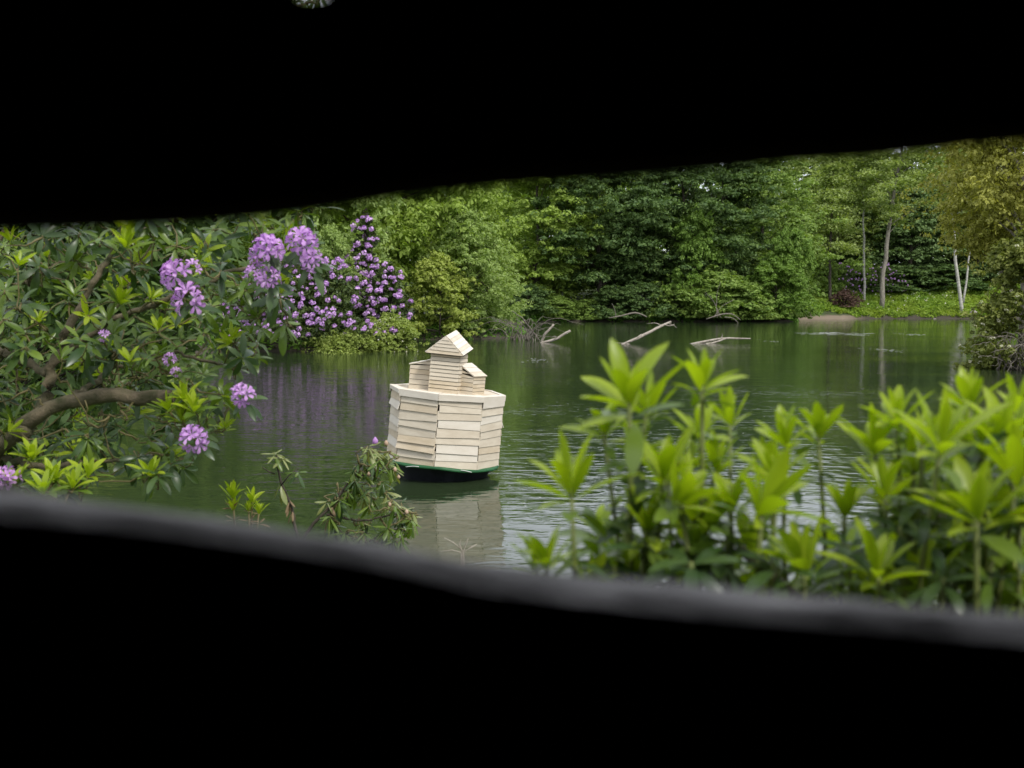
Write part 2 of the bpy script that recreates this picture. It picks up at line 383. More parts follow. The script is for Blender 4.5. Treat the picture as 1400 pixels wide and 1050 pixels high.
def trunk_mb(H, r, base, bc, rg, lean=(0, 0), limbs=16, k=7):
    mb = MB()
    top = H * .9
    ps = np.array([[lean[0] * q ** 1.2 * H, lean[1] * q * H, q * top - .3 * (q == 0)] for q in np.linspace(0, 1, 9)])
    ps[1:, :2] += rg.normal(0, .012 * H, (8, 2)) * .5
    rs = r * np.array([1.35, 1.0, .9, .8, .68, .55, .42, .28, .1])
    mb.tube(ps, rs, k)
    sel = rg.choice(len(bc), min(limbs, len(bc)), replace=False)
    lb = MB()
    for s_ in sel:
        e = bc[s_]; q = np.clip((e[2] / top) * .72, .08, .9)
        st = np.array([np.interp(q, np.linspace(0, 1, 9), ps[:, i]) for i in range(3)])
        mid = st * .5 + e * .5 + np.array([0, 0, .06 * H * .3])
        r0 = r * (1 - q) * .5 + .02
        lb.tube(rough_path([st, mid, e], 7, .02 * H * .1, int(s_)), [r0, r0 * .55, .012], 5)
    return mb, lb

KIND = {}
def kind(key, n_var, H, Rr, base, n, boughs, leaf, mat, trunk_r, bark, limbs=16, **kw):
    out = []
    for i in range(n_var):
        seed = abs(hash(key)) % 1 + sum(map(ord, key)) * 7 + i
        me, bc = crown('crown', seed, H, Rr, base, n, boughs, leaf, mat, **kw)
        rg = np.random.default_rng(seed + 99)
        t_, l_ = trunk_mb(H, trunk_r, base, bc, rg, limbs=limbs)
        tm = mesh_np('trunk', np.concatenate(t_.v), t_.f, True); tm.materials.append(bark)
        lm = mesh_np('limbs', np.concatenate(l_.v), l_.f, True); lm.materials.append(bark)
        out.append((me, tm, lm))
    KIND[key] = dict(H=H, R=Rr, v=out, c=0)
def plant(key, px, d, H, Rr, label, name='tree', cat='tree', group=None, rot=None, dz=0, x=None):
    k = KIND[key]; me, tm, lm = k['v'][k['c'] % len(k['v'])]; k['c'] += 1
    x = (px - 700) / F * d if x is None else x
    z = float(gh(x, d)) - .05 + dz
    e = empty(name, (x, d, z), label, cat, group)
    e.rotation_euler = (0, 0, R.uniform(0, 6.28) if rot is None else rot)
    sx = Rr / k['R'] * R.uniform(.95, 1.05); e.scale = (sx, sx, H / k['H'])
    if tm: link('trunk', tm, e); tag(link('limbs', lm, e), kind='stuff')
    link('crown', me, e)
    return e

kind('fresh', 2, 18, 5.5, .1, 42000, 170, .19, M['f_fresh'], .28, M['bark'], shape='tall', bs=.25)
kind('pale', 1, 10, 3.6, .05, 26000, 120, .14, M['f_pale'], .15, M['bark'], shape='tall', bs=.25)
kind('dark', 3, 20, 7.5, .2, 44000, 105, .22, M['f_dark'], .35, M['bark'], shape='tall', flat=.15, bs=.29)
kind('mid', 2, 20, 7.0, .08, 46000, 115, .22, M['f_mid'], .32, M['bark'], shape='tall', flat=.22, bs=.27)
kind('leafy', 1, 20, 7.0, .08, 52000, 140, .22, M['f_fresh'], .3, M['bark'], shape='tall', flat=.22, bs=.27)
kind('bright', 2, 9, 4.0, .0, 30000, 90, .17, M['f_bright'], .14, M['bark'], shape='dome', bs=.25)
kind('soft', 2, 20, 5.5, .2, 36000, 220, .2, M['f_soft'], .22, M['bark'], shape='round', flat=.25, bs=.27)
kind('conifer', 1, 14, 5.5, .03, 26000, 200, .26, M['f_conifer'], .25, M['bark'], shape='cone', flat=.12, bs=.3)
kind('shrub_mid', 2, 4, 3.2, .0, 18000, 60, .16, M['f_mid'], .07, M['bark'], shape='dome', bs=.28)
kind('shrub_dark', 1, 4, 3.2, .0, 18000, 60, .16, M['f_dark'], .07, M['bark'], shape='dome', bs=.28, flat=.2)
kind('yellow', 1, 5, 2.4, .0, 20000, 120, .12, M['f_yellow'], .06, M['bark'], shape='dome', bs=.22)

G1 = 'fresh green trees on the left bank'
plant('pale', 432, 61, 13, 3.6, 'grey-green tree rising just behind the purple rhododendron mound')
plant('fresh', 375, 66, 19, 5.5, 'fresh green tree behind the left edge of the purple rhododendrons', group=G1)
plant('fresh', 500, 69, 20, 4.8, 'fresh green tree behind the spire of purple rhododendron blossom', group=G1)
plant('fresh', 575, 73, 20, 4.6, 'tall light green tree directly behind the yellow-green bush', group=G1)
plant('fresh', 628, 72, 13.5, 3.1, 'light green tree at the right end of the left bank, stepping down to the water', group=G1)
plant('pale', 668, 70, 5.6, 2.2, 'low pale green shrub overhanging the water beside the tangle of dead branches', 'shrub', 'shrub')
plant('pale', 640, 69, 7.5, 2.4, 'pale green shrub between the yellow-green bush and the low overhanging one', 'shrub', 'shrub')
plant('pale', 456, 56.2, 5.4, 1.25, 'narrow grey-green shrub between the mauve mound and the mauve spire', 'shrub', 'shrub')
plant('yellow', 602, 67, 4.9, 2.1, 'yellow-green bush on the bank behind the roof of the duck house', 'bush', 'bush')
for px, d in ((300, 64), (215, 60), (120, 56), (20, 52), (-80, 50)):
    plant('fresh', px, d, 18, 5.5, 'bank tree glimpsed through the leaves of the near left rhododendron', group='trees glimpsed behind the near left rhododendron')
plant('yellow', 12, 30, 4.2, 3.0, 'sunlit yellow-green bush glimpsed at the left edge through the branches', 'bush', 'bush')
plant('leafy', 735, 124, 20, 7.2, 'mid green tree nearest the left bank, above the tangle of dead branches')
plant('leafy', 775, 131, 20, 7.5, 'light-topped broad tree left of the dark central trees')
plant('dark', 820, 123, 18.5, 7.0, 'dark tree with bare trunks showing under its crown, left of centre')
plant('dark', 868, 126, 19, 7.5, 'dark green tree in the centre of the far bank, behind the sloping fallen trunk')
plant('dark', 930, 124, 18, 7.5, 'dark layered tree above the sloping fallen trunk')
plant('dark', 985, 128, 18, 7, 'dark tree standing behind the sprawling shore tree')
plant('mid', 1040, 130, 19.2, 7, 'mid green tree right of the dark trees, small sky gaps in its top')
plant('bright', 948, 120, 11.5, 3.2, 'bright green leaning bough tree in front of the dark trees')
plant('bright', 1078, 121, 10, 3.0, 'bright green tree at the corner where the grassy bank begins')
plant('bright', 1060, 119.5, 6.5, 3.2, 'low bright green tree dipping to the water left of the bare mud bank')
plant('shrub_mid', 985, 119, 4.6, 5.0, 'sprawling green shore tree behind the flat floating log', name='tree')
plant('shrub_mid', 1025, 119, 3.6, 3.6, 'green shrub right of the sprawling shore tree', 'shrub', 'shrub')
plant('shrub_mid', 925, 119, 3.2, 3.0, 'green shrub at the upper end of the sloping fallen trunk', 'shrub', 'shrub')
plant('shrub_dark', 880, 119.5, 3.6, 3.2, 'dark shrub on the water edge left of the sloping fallen trunk', 'shrub', 'shrub')
plant('shrub_dark', 842, 119.6, 3.4, 2.8, 'dark shrub beneath the bare trunks left of centre', 'shrub', 'shrub')
plant('shrub_mid', 800, 119.5, 2.0, 2.4, 'low leafy shrub with broad bright leaves on the far bank', 'shrub', 'shrub')
plant('shrub_mid', 762, 119, 2.2, 2.6, 'low green shrub behind the tangle of dead branches', 'shrub', 'shrub')
plant('shrub_dark', 722, 118, 3.4, 2.6, 'dark shrub in the shade at the back of the inlet', 'shrub', 'shrub')
plant('conifer', 1240, 153, 14, 6.0, 'dark conifer behind the leaning tree on the grassy bank', 'conifer')
plant('conifer', 1292, 158, 15, 6.0, 'dark conifer beside the pale forked tree', 'conifer')
plant('conifer', 1345, 156, 14, 5.5, 'dark conifer hidden mostly by the golden tree', 'conifer')
plant('conifer', 1160, 160, 13, 5.5, 'dark conifer behind the thin dark-trunked tree', 'conifer')
plant('soft', 1108, 160, 20, 6.5, 'feathery tree at the left end of the grassy bank')
plant('soft', 1150, 158, 19.5, 6.5, 'feathery tree behind the white birch')
plant('soft', 1180, 166, 21, 6, 'pale feathery tree rising behind the birch and the leaning tree')
plant('soft', 1270, 162, 23, 6, 'soft green tree above the dark conifers')
plant('soft', 1335, 152, 22, 6, 'soft green tree behind the pale forked tree')
plant('shrub_mid', 1118, 146, 4.5, 3.6, 'rounded green shrub at the left of the grassy bank', 'shrub', 'shrub')
plant('shrub_mid', 1165, 150, 4, 4, 'green shrub behind the white birch', 'shrub', 'shrub')
plant('shrub_dark', 1225, 150, 3.4, 5, 'dark shrub in the shade of the conifer', 'shrub', 'shrub')
plant('shrub_dark', 1290, 149, 3.4, 5, 'dark shrub behind the pale forked tree', 'shrub', 'shrub')

# far wood: one mass behind everything
def far_wood():
    rg = np.random.default_rng(5); V = []
    for i in range(60):
        px = rg.uniform(-300, 1800); d = rg.uniform(152, 205) if px > 560 else rg.uniform(90, 140)
        H = 17 if px > 980 else 19
        if px < 700: H = 18
        p, bc, idx, out = crown_pts(rg, H, 8, .02, 7000, 110, shape='tall', bs=.26)
        x = (px - 700) / F * d
        p += np.array([x, d, float(gh(x, d))])
        V.append(leaves(p, .46, unit(rg.normal(size=p.shape) * .3 + [0, -.1, .4] + out * .7), rg))
    ob = link('far_wood', leaf_mesh('far_wood', np.concatenate(V), M['f_mid']))
    tag(ob, 'dense green wood closing the view behind the bank trees', 'wood', kind='stuff')
far_wood()

# slender trees of the grassy bank
def slender(px0, py0, pts, d, r, bark, label, crown_mat, seed, crown_top, n=9000, cr=3.2, forks=(), sparse=.24):
    root = P(px0, py0, d); root[2] = float(gh(root[0], d))
    e = empty('tree', root, label, 'tree')
    rg = np.random.default_rng(seed)
    path = np.array([P(a, b_, d) for a, b_ in pts]) - root
    path = np.vstack([[0, 0, -.4], path])
    mb = MB(); mb.tube(rough_path(path, 16, .04, seed), [r * 1.25, r, r * .85, r * .6, r * .25], 8)
    mb.build('trunk', bark, e, True)
    for fk in forks:
        q = np.array([P(a, b_, d) for a, b_ in fk]) - root
        m2 = MB(); m2.tube(rough_path(q, 12, .03, seed + 3), [r * .7, r * .5, r * .2], 7); m2.build('trunk', bark, e, True)
    top = path[-1]; bot = crown_top
    nb = 60
    q = rg.uniform(0, 1, nb)
    zc = top[2] * (bot + (1.15 - bot) * q)
    xc = np.interp(zc, path[:, 2], path[:, 0]); yc = np.interp(zc, path[:, 2], path[:, 1])
    a = rg.uniform(0, 6.28, nb); rr = cr * np.sqrt(rg.uniform(.05, 1, nb)) * np.clip(1.25 - q, .35, 1)
    bc = np.stack([xc + rr * np.cos(a), yc + rr * np.sin(a), zc + .25 * rr], 1)
    lb = MB()
    for i in range(0, nb, 2):
        z0 = max(bc[i, 2] - rr[i] * .7, .5); st = np.array([np.interp(z0, path[:, 2], path[:, j]) for j in range(3)])
        lb.tube(rough_path([st, st * .5 + bc[i] * .5 + [0, 0, .1], bc[i]], 6, .03, i), [r * .28, .02], 4)
    tag(lb.build('limbs', bark, e, True), kind='stuff')
    idx = rg.integers(0, nb, n)
    off = rg.normal(size=(n, 3)) * np.array([.75, .75, .25])
    p = bc[idx] + off
    me = leaf_mesh('crown', leaves(p, sparse, unit(rg.normal(size=p.shape) * .5 + [0, 0, .8]), rg), crown_mat)
    link('crown', me, e)
    return e
slender(1205, 410, [(1205, 400), (1210, 350), (1217, 300), (1222, 262), (1232, 215), (1240, 150)], 139, .27, M['bark_pale'],
        'tall leaning grey-trunked tree on the grassy bank', M['f_soft'], 3, .42, 15000, 4.2)
slender(1182, 404, [(1182, 398), (1181, 350), (1180, 310), (1181, 250), (1183, 190)], 143, .14, M['bark_birch'],
        'slim white birch trunk left of the leaning tree', M['f_soft'], 4, .5, 12000, 3.2)
slender(1135, 412, [(1135, 400), (1134, 350), (1137, 300), (1140, 230)], 140, .17, M['bark'],
        'thin dark-trunked tree beside the purple-brown shrub', M['f_soft'], 5, .35, 12000, 3.0)
slender(1316, 416, [(1314, 410), (1306, 360), (1304, 300), (1302, 250), (1300, 200)], 136, .2, M['bark_birch'],
        'pale forked tree with two trunks standing left of the golden tree', M['f_soft'], 6, .62, 5000, 2.2,
        forks=([(1317, 414), (1322, 380), (1326, 340), (1328, 290)],))

# purple-brown shrub, far rhododendrons, undergrowth
def simple_bush(name, px, d, H, Rr, n, leaf, mat, label, cat='shrub', seed=1, boughs=70, bark=None, **kw):
    x = (px - 700) / F * d
    e = empty(name, (x, d, float(gh(x, d)) - .05), label, cat)
    me, bc = crown('crown', seed, H, Rr, 0, n, boughs, leaf, mat, shape='dome', **kw)
    link('crown', me, e)
    mb = MB()
    rg = np.random.default_rng(seed)
    for i in range(0, boughs, 4):
        mb.tube(rough_path([[rg.normal(0, .1), rg.normal(0, .1), -.1], bc[i] * .5 + [0, 0, .1], bc[i]], 6, .02, i), [.05, .01], 4)
    tag(mb.build('stems', bark or M['bark'], e), kind='stuff')
    return e, bc
simple_bush('shrub', 1152, 138.5, 2.0, 1.9, 5000, .13, M['f_purple'], 'purple-brown leaved shrub on the grassy bank at the mud edge', seed=21)
# far truss
def far_truss_mesh(seed, r, n=16, mat=None):
    rg = np.random.default_rng(seed); a = rg.normal(size=(n, 3)); a[:, 2] = np.abs(a[:, 2]) * .9 + .05; a = unit(a)
    p = a * r * rg.uniform(.65, 1.05, n)[:, None]
    me = leaf_mesh('flower_truss', leaves(p, r * .85, unit(a + rg.normal(0, .3, a.shape)), rg, 1.1), mat or M['petal_far']); return me
TR = [far_truss_mesh(i, .115) for i in range(5)]
def rhodo_far(name, px, d, H, Rr, label, nt, seed, ysq=.7, n=16000, upper=0., sx=1, shape='dome'):
    rg = np.random.default_rng(seed)
    x = (px - 700) / F * d
    e = empty(name, (x, d, float(gh(x, d)) - .1), label, 'rhododendron')
    me, bc = crown('crown', seed, H, Rr, 0, n, 170, .105, M['f_rhodo'], shape=shape, bs=.2)
    link('crown', me, e)
    mb = MB()
    for i in range(0, 170, 6):
        mb.tube(rough_path([[rg.normal(0, .2), rg.normal(0, .2), -.1], bc[i] * .5 + [0, 0, .2], bc[i]], 6, .03, i), [.06, .015], 4)
    tag(mb.build('stems', M['bark'], e), kind='stuff')
    co = np.zeros(len(me.vertices) * 3); me.vertices.foreach_get('co', co); co = co.reshape(-1, 4, 3).mean(1)
    cell = {}
    cs = math.sqrt(1.15 * Rr * H * 1.6 / nt)
    for i in np.nonzero(co[:, 2] > H * .08)[0]:
        k_ = (int(co[i, 0] // cs), int(co[i, 2] // cs))
        if k_ not in cell or co[i, 1] < co[cell[k_], 1]: cell[k_] = i
    chosen = list(cell.values()); rg.shuffle(chosen)
    keep = [i for i in chosen if math.sin(co[i, 0] * 2.3 + seed) + math.cos(co[i, 2] * 3.1 + co[i, 0]) + rg.normal(0, .5) > -1.35][:nt]
    chosen = keep
    for q, i in enumerate(chosen):
        t_ = link('flower_truss', TR[q % 5], e)
        t_.location = co[i] + np.array([rg.normal(0, .04), -.07, .03])
        t_.rotation_euler = (rg.uniform(.2, 1.1), rg.uniform(-.5, .5), rg.uniform(-.6, .6))
        s_ = rg.uniform(.8, 1.4); t_.scale = (s_, s_, s_)
    return e
rhodo_far('rhododendron', 414, 53.8, 3.6, 3.8, 'broad mound of mauve rhododendron blossom at the water edge', 300, 31, n=26000)
rhodo_far('rhododendron', 501, 57.0, 6.3, .85, 'tall spire of mauve rhododendron blossom behind the broad mound', 120, 32, shape='tall')
rhodo_far('rhododendron', 530, 55.3, 4.0, 1.2, 'mauve rhododendron behind the cream-flowered bush', 70, 33)
rhodo_far('rhododendron', 1150, 147, 3.6, 2.6, 'distant mauve rhododendron behind the thin dark-trunked tree', 60, 34, n=6000)
rhodo_far('rhododendron', 1200, 148, 3.6, 2.8, 'distant mauve rhododendron behind the birch and the leaning trunk', 80, 35, n=6000)

def add_flowers(e, mat, n, Rr, H, s_, seed, name='flowers', front=True):
    rg = np.random.default_rng(seed)
    a = rg.uniform(math.pi, 2 * math.pi, n); u = rg.uniform(0.02, .97, n)
    r_ = Rr * np.sqrt(1 - u ** 1.9) * rg.uniform(.85, 1.08, n)
    p = np.stack([r_ * np.cos(a), r_ * np.sin(a), H * u], 1)
    p = np.repeat(p, 3, 0) + rg.normal(0, s_ * .35, (n * 3, 3))
    me = leaf_mesh(name, leaves(p, s_, unit(rg.normal(size=p.shape) * .5 + [0, -.6, .5]), rg, 1.1), mat)
    ob = link(name, me, e); ob['kind'] = 'stuff'; return ob
e, _ = simple_bush('bush', 532, 52.7, 1.75, 1.35, 16000, .075, M['f_cream'], 'low yellow-green bush dotted with cream flowers at the tip of the left bank', 'bush', seed=22, boughs=90)
add_flowers(e, M['petal_cream'], 90, 1.35, 1.8, .06, 8)
e, _ = simple_bush('bush', 478, 51.6, 1.0, 1.7, 9000, .075, M['f_cream'], 'low fringe of light green leaves below the mauve rhododendron mound', 'bush', seed=23, boughs=60)

# golden tree and its undershrub, right bank
kind('gold', 1, 12, 3.2, .36, 46000, 260, .10, M['f_gold'], .16, M['bark_pale'], shape='round', flat=.4, bs=.24, limbs=30)
plant('gold', 1398, 41.5, 13.5, 2.75, 'golden-leaved tree leaning over the right bank', rot=.6)
plant('gold', 1372, 44, 11.5, 2.6, 'slim golden-leaved tree at the left edge of the golden clump', rot=2.0)
def olive_bush():
    d = 39.0; x = (1408 - 700) / F * d
    e = empty('shrub', (x, d, float(gh(x, d)) - .05), 'olive shrub with cream flowers and tangled bare stems at the right water edge', 'shrub')
    me, bc = crown('crown', 77, 4.9, 1.95, 0, 36000, 200, .09, M['f_olive'], shape='dome', bs=.22)
    link('crown', me, e)
    rg = np.random.default_rng(9)
    for i in range(60):
        a = rg.uniform(3.2, 6.0); r0 = rg.uniform(.8, 2.4)
        p0 = np.array([r0 * math.cos(a) * .6, r0 * math.sin(a) * .5, .0]); h_ = rg.uniform(.7, 2.2)
        p1 = p0 + [rg.normal(-.2, .5), -.5, h_ * .7]; p2 = p1 + [rg.normal(-.3, .5), -.3, rg.uniform(-.8, .2)]
        mb = MB(); mb.tube(rough_path([p0, p0 * .5 + p1 * .5 + [rg.normal(0, .25), -.2, .2], p1, p2], 14, .035, i), [.02, .014, .006], 5)
        mb.build('bare_stem', M['grey_twig'], e, True)
    co = np.zeros(len(me.vertices) * 3); me.vertices.foreach_get('co', co); co = co.reshape(-1, 4, 3).mean(1)
    sc = -co[:, 1] * .6 - co[:, 0] * 1.0 + rg.normal(0, .5, len(co))
    pr = np.argsort(-sc)[:1400]; ch = rg.choice(pr, 48, replace=False)
    fm = [far_truss_mesh(50 + i, .062, 9, M['petal_cream']) for i in range(3)]
    for q, i in enumerate(ch):
        if co[i, 2] < .15: continue
        f_ = link('flower', fm[q % 3], e); f_.location = co[i] + [-.12, -.1, .05]; f_.rotation_euler = (.5, rg.uniform(-.7, .3), 0); f_.scale = [rg.uniform(.7, 1.2)] * 3
olive_bush()

# meadow and shore undergrowth: uncountable
def ground_cover(name, xs, ys, n, h_, mat, label, seed, cond=None, up=.25):
    rg = np.random.default_rng(seed)
    x = rg.uniform(*xs, n); y = rg.uniform(*ys, n); d = sdist(x, y)
    k = (d > .05) if cond is None else cond(x, y, d)
    x, y = x[k], y[k]; m = len(x)
    z = gh(x, y)
    clump = .5 + .5 * np.sin(x * 1.7 + 2 * np.sin(y * 1.1)) * np.cos(y * 1.3 + x * .4)
    hh = h_ * (.35 + clump) * rg.uniform(.5, 1.2, m)
    p = np.stack([x, y, z + hh * rg.uniform(.1, 1, m)], 1)
    nr = unit(rg.normal(size=(m, 3)) * .6 + [0, -.35, .7])
    ob = link(name, leaf_mesh(name, leaves(p, h_ * .42, nr, rg, 2.3), mat))
    return tag(ob, label, cat='undergrowth', kind='stuff')
ground_cover('meadow_grass', (30, 68), (132, 156), 62000, .45, M['grass'], 'bright yellow-green grass and herbs covering the far right bank', 41, lambda x, y, d: (d > .25) & ~((x < 41.0 + 1.2 * np.sin(y * 3)) & (x > 35) & (d < 1.5 + .6 * np.sin(x * 2.3))))
ground_cover('shore_undergrowth', (-2, 36), (112, 132), 50000, .6, M['undergrowth'], 'green undergrowth along the far shore beneath the trees', 42, lambda x, y, d: (d > .1) & (d < 7))
ground_cover('bank_undergrowth', (-18, 3), (50, 76), 24000, .3, M['undergrowth'], 'green undergrowth along the left bank', 43, lambda x, y, d: (d > .05) & (d < 6))
ground_cover('near_undergrowth', (-12, 12), (1.2, 12), 26000, .14, M['undergrowth'], 'low undergrowth on the near bank in front of the hide', 44, lambda x, y, d: (d > .1) & (y > .9))
def meadow_flowers():
    rg = np.random.default_rng(12); V = []
    for i in range(46):
        px = rg.uniform(1165, 1300); d = rg.uniform(137.5, 145); x = (px - 700) / F * d
        c = np.array([x, d, float(gh(x, d)) + .42]) + rg.normal(0, .1, (5, 3))
        V.append(leaves(c, .14, unit(rg.normal(0, .4, (5, 3)) + [0, -.5, .8]), rg, 1.1))
    tag(link('meadow_flowers', leaf_mesh('meadow_flowers', np.concatenate(V), M['petal_cream'])), 'scattered white flowers in the far meadow grass', 'flowers', kind='stuff')
meadow_flowers()
def stones():
    rg = np.random.default_rng(15)
    spots = [(1330, 134.6, .5, 'pale stump-like stone at the foot of the pale forked tree'), (1277, 135.2, .22, 'small round stone at the water edge below the meadow')]
    for px, d, s_, lab in spots:
        x = (px - 700) / F * d; mb = MB(); k = 9
        rings = [(0, 1.0), (.35, 1.08), (.7, .85), (.95, .45)]
        v = [[math.cos(a) * r_ * s_ * rg.uniform(.9, 1.15), math.sin(a) * r_ * s_ * .8, h_ * s_ * rg.uniform(.9, 1.1)] for h_, r_ in rings for a in np.linspace(0, 6.283, k, endpoint=False)] + [[0, 0, s_]]
        f = [[i * k + j, i * k + (j + 1) % k, (i + 1) * k + (j + 1) % k, (i + 1) * k + j] for i in range(3) for j in range(k)]
        mb.add(v, f); mb.f.append(np.array([[3 * k + j, 3 * k + (j + 1) % k, 4 * k] for j in range(k)]))
        ob = mb.build('stone', M['stone'], None, True); ob.location = (x, d, float(gh(x, d)) - .05); tag(ob, lab, 'stone')
stones()

# ------------------------------------------------------------------ dead wood in the water
def branchy(name, label, pts, r, mat, subs=(), cat='branch'):
    """pts: list of world points; subs: list of (pts, r)"""
    root = np.array(pts[0]); e = empty(name, root, label, cat)
    mb = MB(); mb.tube(rough_path(np.array(pts) - root, 14, r[0] * .16, 3), r, 8); mb.build('stem', mat, e, True)
    for i, (q, rr) in enumerate(subs):
        m2 = MB(); m2.tube(rough_path(np.array(q) - root, 10, rr[0] * .25, i), rr, 6); m2.build('side_branch', mat, e, True)
    return e
def W(px, z, d): return np.array([(px - 700) / F * d, d, z])
d = 62.5
branchy('fallen_branch', 'bleached forked branch sticking out of the water by the dead tangle',
        [W(734, -.15, d), W(741, .0, d), P(752, 466, d), P(764, 462, d), P(771, 457, d), P(780, 452, d)], [.06, .075, .085, .08, .07], M['dead_wood'],
        [([W(739, -.15, d + .2), P(743, 459, d), P(750, 452, d), P(757, 443, d)], [.085, .075, .06]), ([P(763, 462, d), P(758, 459, d - .3), P(755, 461, d - .4)], [.025, .012])])
d = 65.5
rg = np.random.default_rng(4)
e = empty('dead_branch_tangle', W(716, 0, d), 'tangle of bare grey dead twigs at the end of the left bank', 'branches')
for i in range(34):
    x0 = rg.uniform(-.8, .6); z1 = rg.uniform(.2, 1.5); lean = rg.normal(0, .6)
    q = [[x0 + rg.normal(0, .2), rg.normal(0, .4), -.1], [x0 + lean * .3, rg.normal(0, .3), z1 * .7], [x0 + lean, rg.normal(0, .3), z1], [x0 + lean * 1.9 + rg.normal(0, .25), rg.normal(0, .4), z1 * rg.uniform(.2, .9)]]
    mb = MB(); mb.tube(rough_path(q, 12, .04, i), [.024, .018, .012, .006], 5); mb.build('twig', M['grey_twig'], e, True)
mb = MB(); mb.tube(rough_path([[-.7, 0, 1.75], [0, 0, 1.3], [.6, 0, .5], [.95, 0, .0]], 12, .03, 50), [.02, .035, .035], 6); mb.build('branch', M['grey_twig'], e, True)
d = 60.5
branchy('fallen_log', 'bleached log sloping out of the water in front of the far bank',
        [W(845, -.12, d), P(858, 468, d), P(872, 462, d + .5), P(890, 453, d + 1), P(906, 445, d + 1.6), P(917, 440, d + 2)], [.05, .075, .085, .08, .075, .06], M['dead_wood'],
        [([P(856, 469, d - .4), P(864, 466, d - .4), P(870, 463, d - .4), P(877, 457, d - .3)], [.03, .06, .055, .035]),
         ([W(862, -.03, d), P(852, 469, d), P(838, 469, d)], [.03, .022, .01]),
         ([P(905, 445, d + 1.5), P(895, 441, d + 1.6), P(884, 443, d + 1.6)], [.03, .02, .01]),
         ([P(908, 444, d + 1.6), P(917, 446, d + 1.6), P(922, 443, d + 1.6)], [.03, .02, .015]),
         ([P(912, 442, d + 1.8), P(920, 444, d + 2), P(925, 448, d + 2)], [.03, .02, .015])], 'log')
d = 62
branchy('floating_log', 'bleached branching log lying flat on the water right of centre',
        [W(943, -.03, d - 1), P(960, 467.5, d), P(975, 465, d), P(990, 462, d), P(1005, 463, d), P(1026, 463, d)], [.03, .06, .075, .07, .055, .035], M['dead_wood'],
        [([W(962, -.04, d - .6), P(975, 469, d - .6), P(984, 466, d - .5), P(992, 463, d - .2)], [.03, .055, .05, .03]),
         ([P(985, 463, d), P(988, 459, d), P(987, 456, d)], [.03, .02, .008])], 'log')
d = 112
branchy('dead_branch', 'long pale dead branch hanging low over the far water edge', [W(832, .5, d), W(850, .75, d), W(868, 1.1, d), W(880, .8, d), W(884, .6, d)], [.05, .08, .09, .06], M['grey_twig'],
        [([W(842, .6, d), W(840, 1.5, d), W(836, 2.0, d)], [.04, .02])])
branchy('dead_branch', 'dead twiggy branches caught under the sprawling shore tree', [W(965, .4, d), W(985, .9, d), W(1000, 1.0, d), W(1012, .3, d)], [.04, .08, .06, .04], M['grey_twig'],
        [([W(975, .5, d), W(985, 1.7, d), W(1003, 2.4, d)], [.04, .02]), ([W(990, .6, d), W(1003, .5, d), W(1010, -.1, d)], [.05, .03]), ([W(985, .5, d), W(975, 2.3, d), W(962, 3.2, d)], [.05, .03, .01]),
         ([W(980, .5, d), W(978, 2.8, d), W(984, 4.2, d)], [.05, .03, .01])])

# streaks of thin pale patches lying just above the water
def pale_streak(px, py, wpx, seed, label):
    rg = np.random.default_rng(seed); dd = 2.5 * F / (py - 408); c = W(px, .006, dd); mb = MB()
    for i in range(max(5, wpx // 2)):
        u = rg.normal(0, .22); L = rg.uniform(.02, .11) * wpx / F * dd; wd = rg.uniform(.003, .009) * dd * .2
        cx = u * wpx / F * dd; cy = rg.normal(0, .02 * dd)
        k = 8; an = np.linspace(0, 6.283, k, endpoint=False)
        v = [[cx + L * math.cos(a) * rg.uniform(.7, 1.1), cy + wd * math.sin(a) * rg.uniform(.7, 1.2), 0] for a in an]
        mb.add(v, [list(range(k))])
    ob = mb.build('water_streak', M['pale_grey'], None); ob.location = c
    tag(ob, label, 'pale_streak', kind='stuff')
pale_streak(1135, 456, 110, 1, 'long pale streak on the far water before the meadow')
pale_streak(1205, 478, 42, 2, 'short pale streak on the water below the birch reflection')
pale_streak(1050, 466, 22, 3, 'tiny pale flecks on the water right of the floating log')
pale_streak(735, 493, 36, 4, 'faint pale streak on the water below the forked branch')
pale_streak(1243, 457, 40, 5, 'faint pale flecks on the water below the grassy bank')

def specks():
    rg = np.random.default_rng(66); n = 420
    py = rg.uniform(440, 700, n); d = 2.5 * F / (py - 408); px = rg.uniform(330, 1330, n); x = (px - 700) / F * d
    k = (sdist(x, d) < -.5) & ((np.sin(x * .35 + 1) + np.cos(d * .22)) > -.2); x, d = x[k], d[k]
    p = np.stack([x, d, np.full(len(x), .006)], 1)
    v = leaves(p, .028, np.tile([0, 0, 1.], (len(p), 1)), rg, 1.5); v[:, 2] = .006
    tag(link('floating_debris', leaf_mesh('floating_debris', v, M['pale_grey'])), 'tiny pale petals and fluff floating over the pond', 'debris', kind='stuff')
specks()

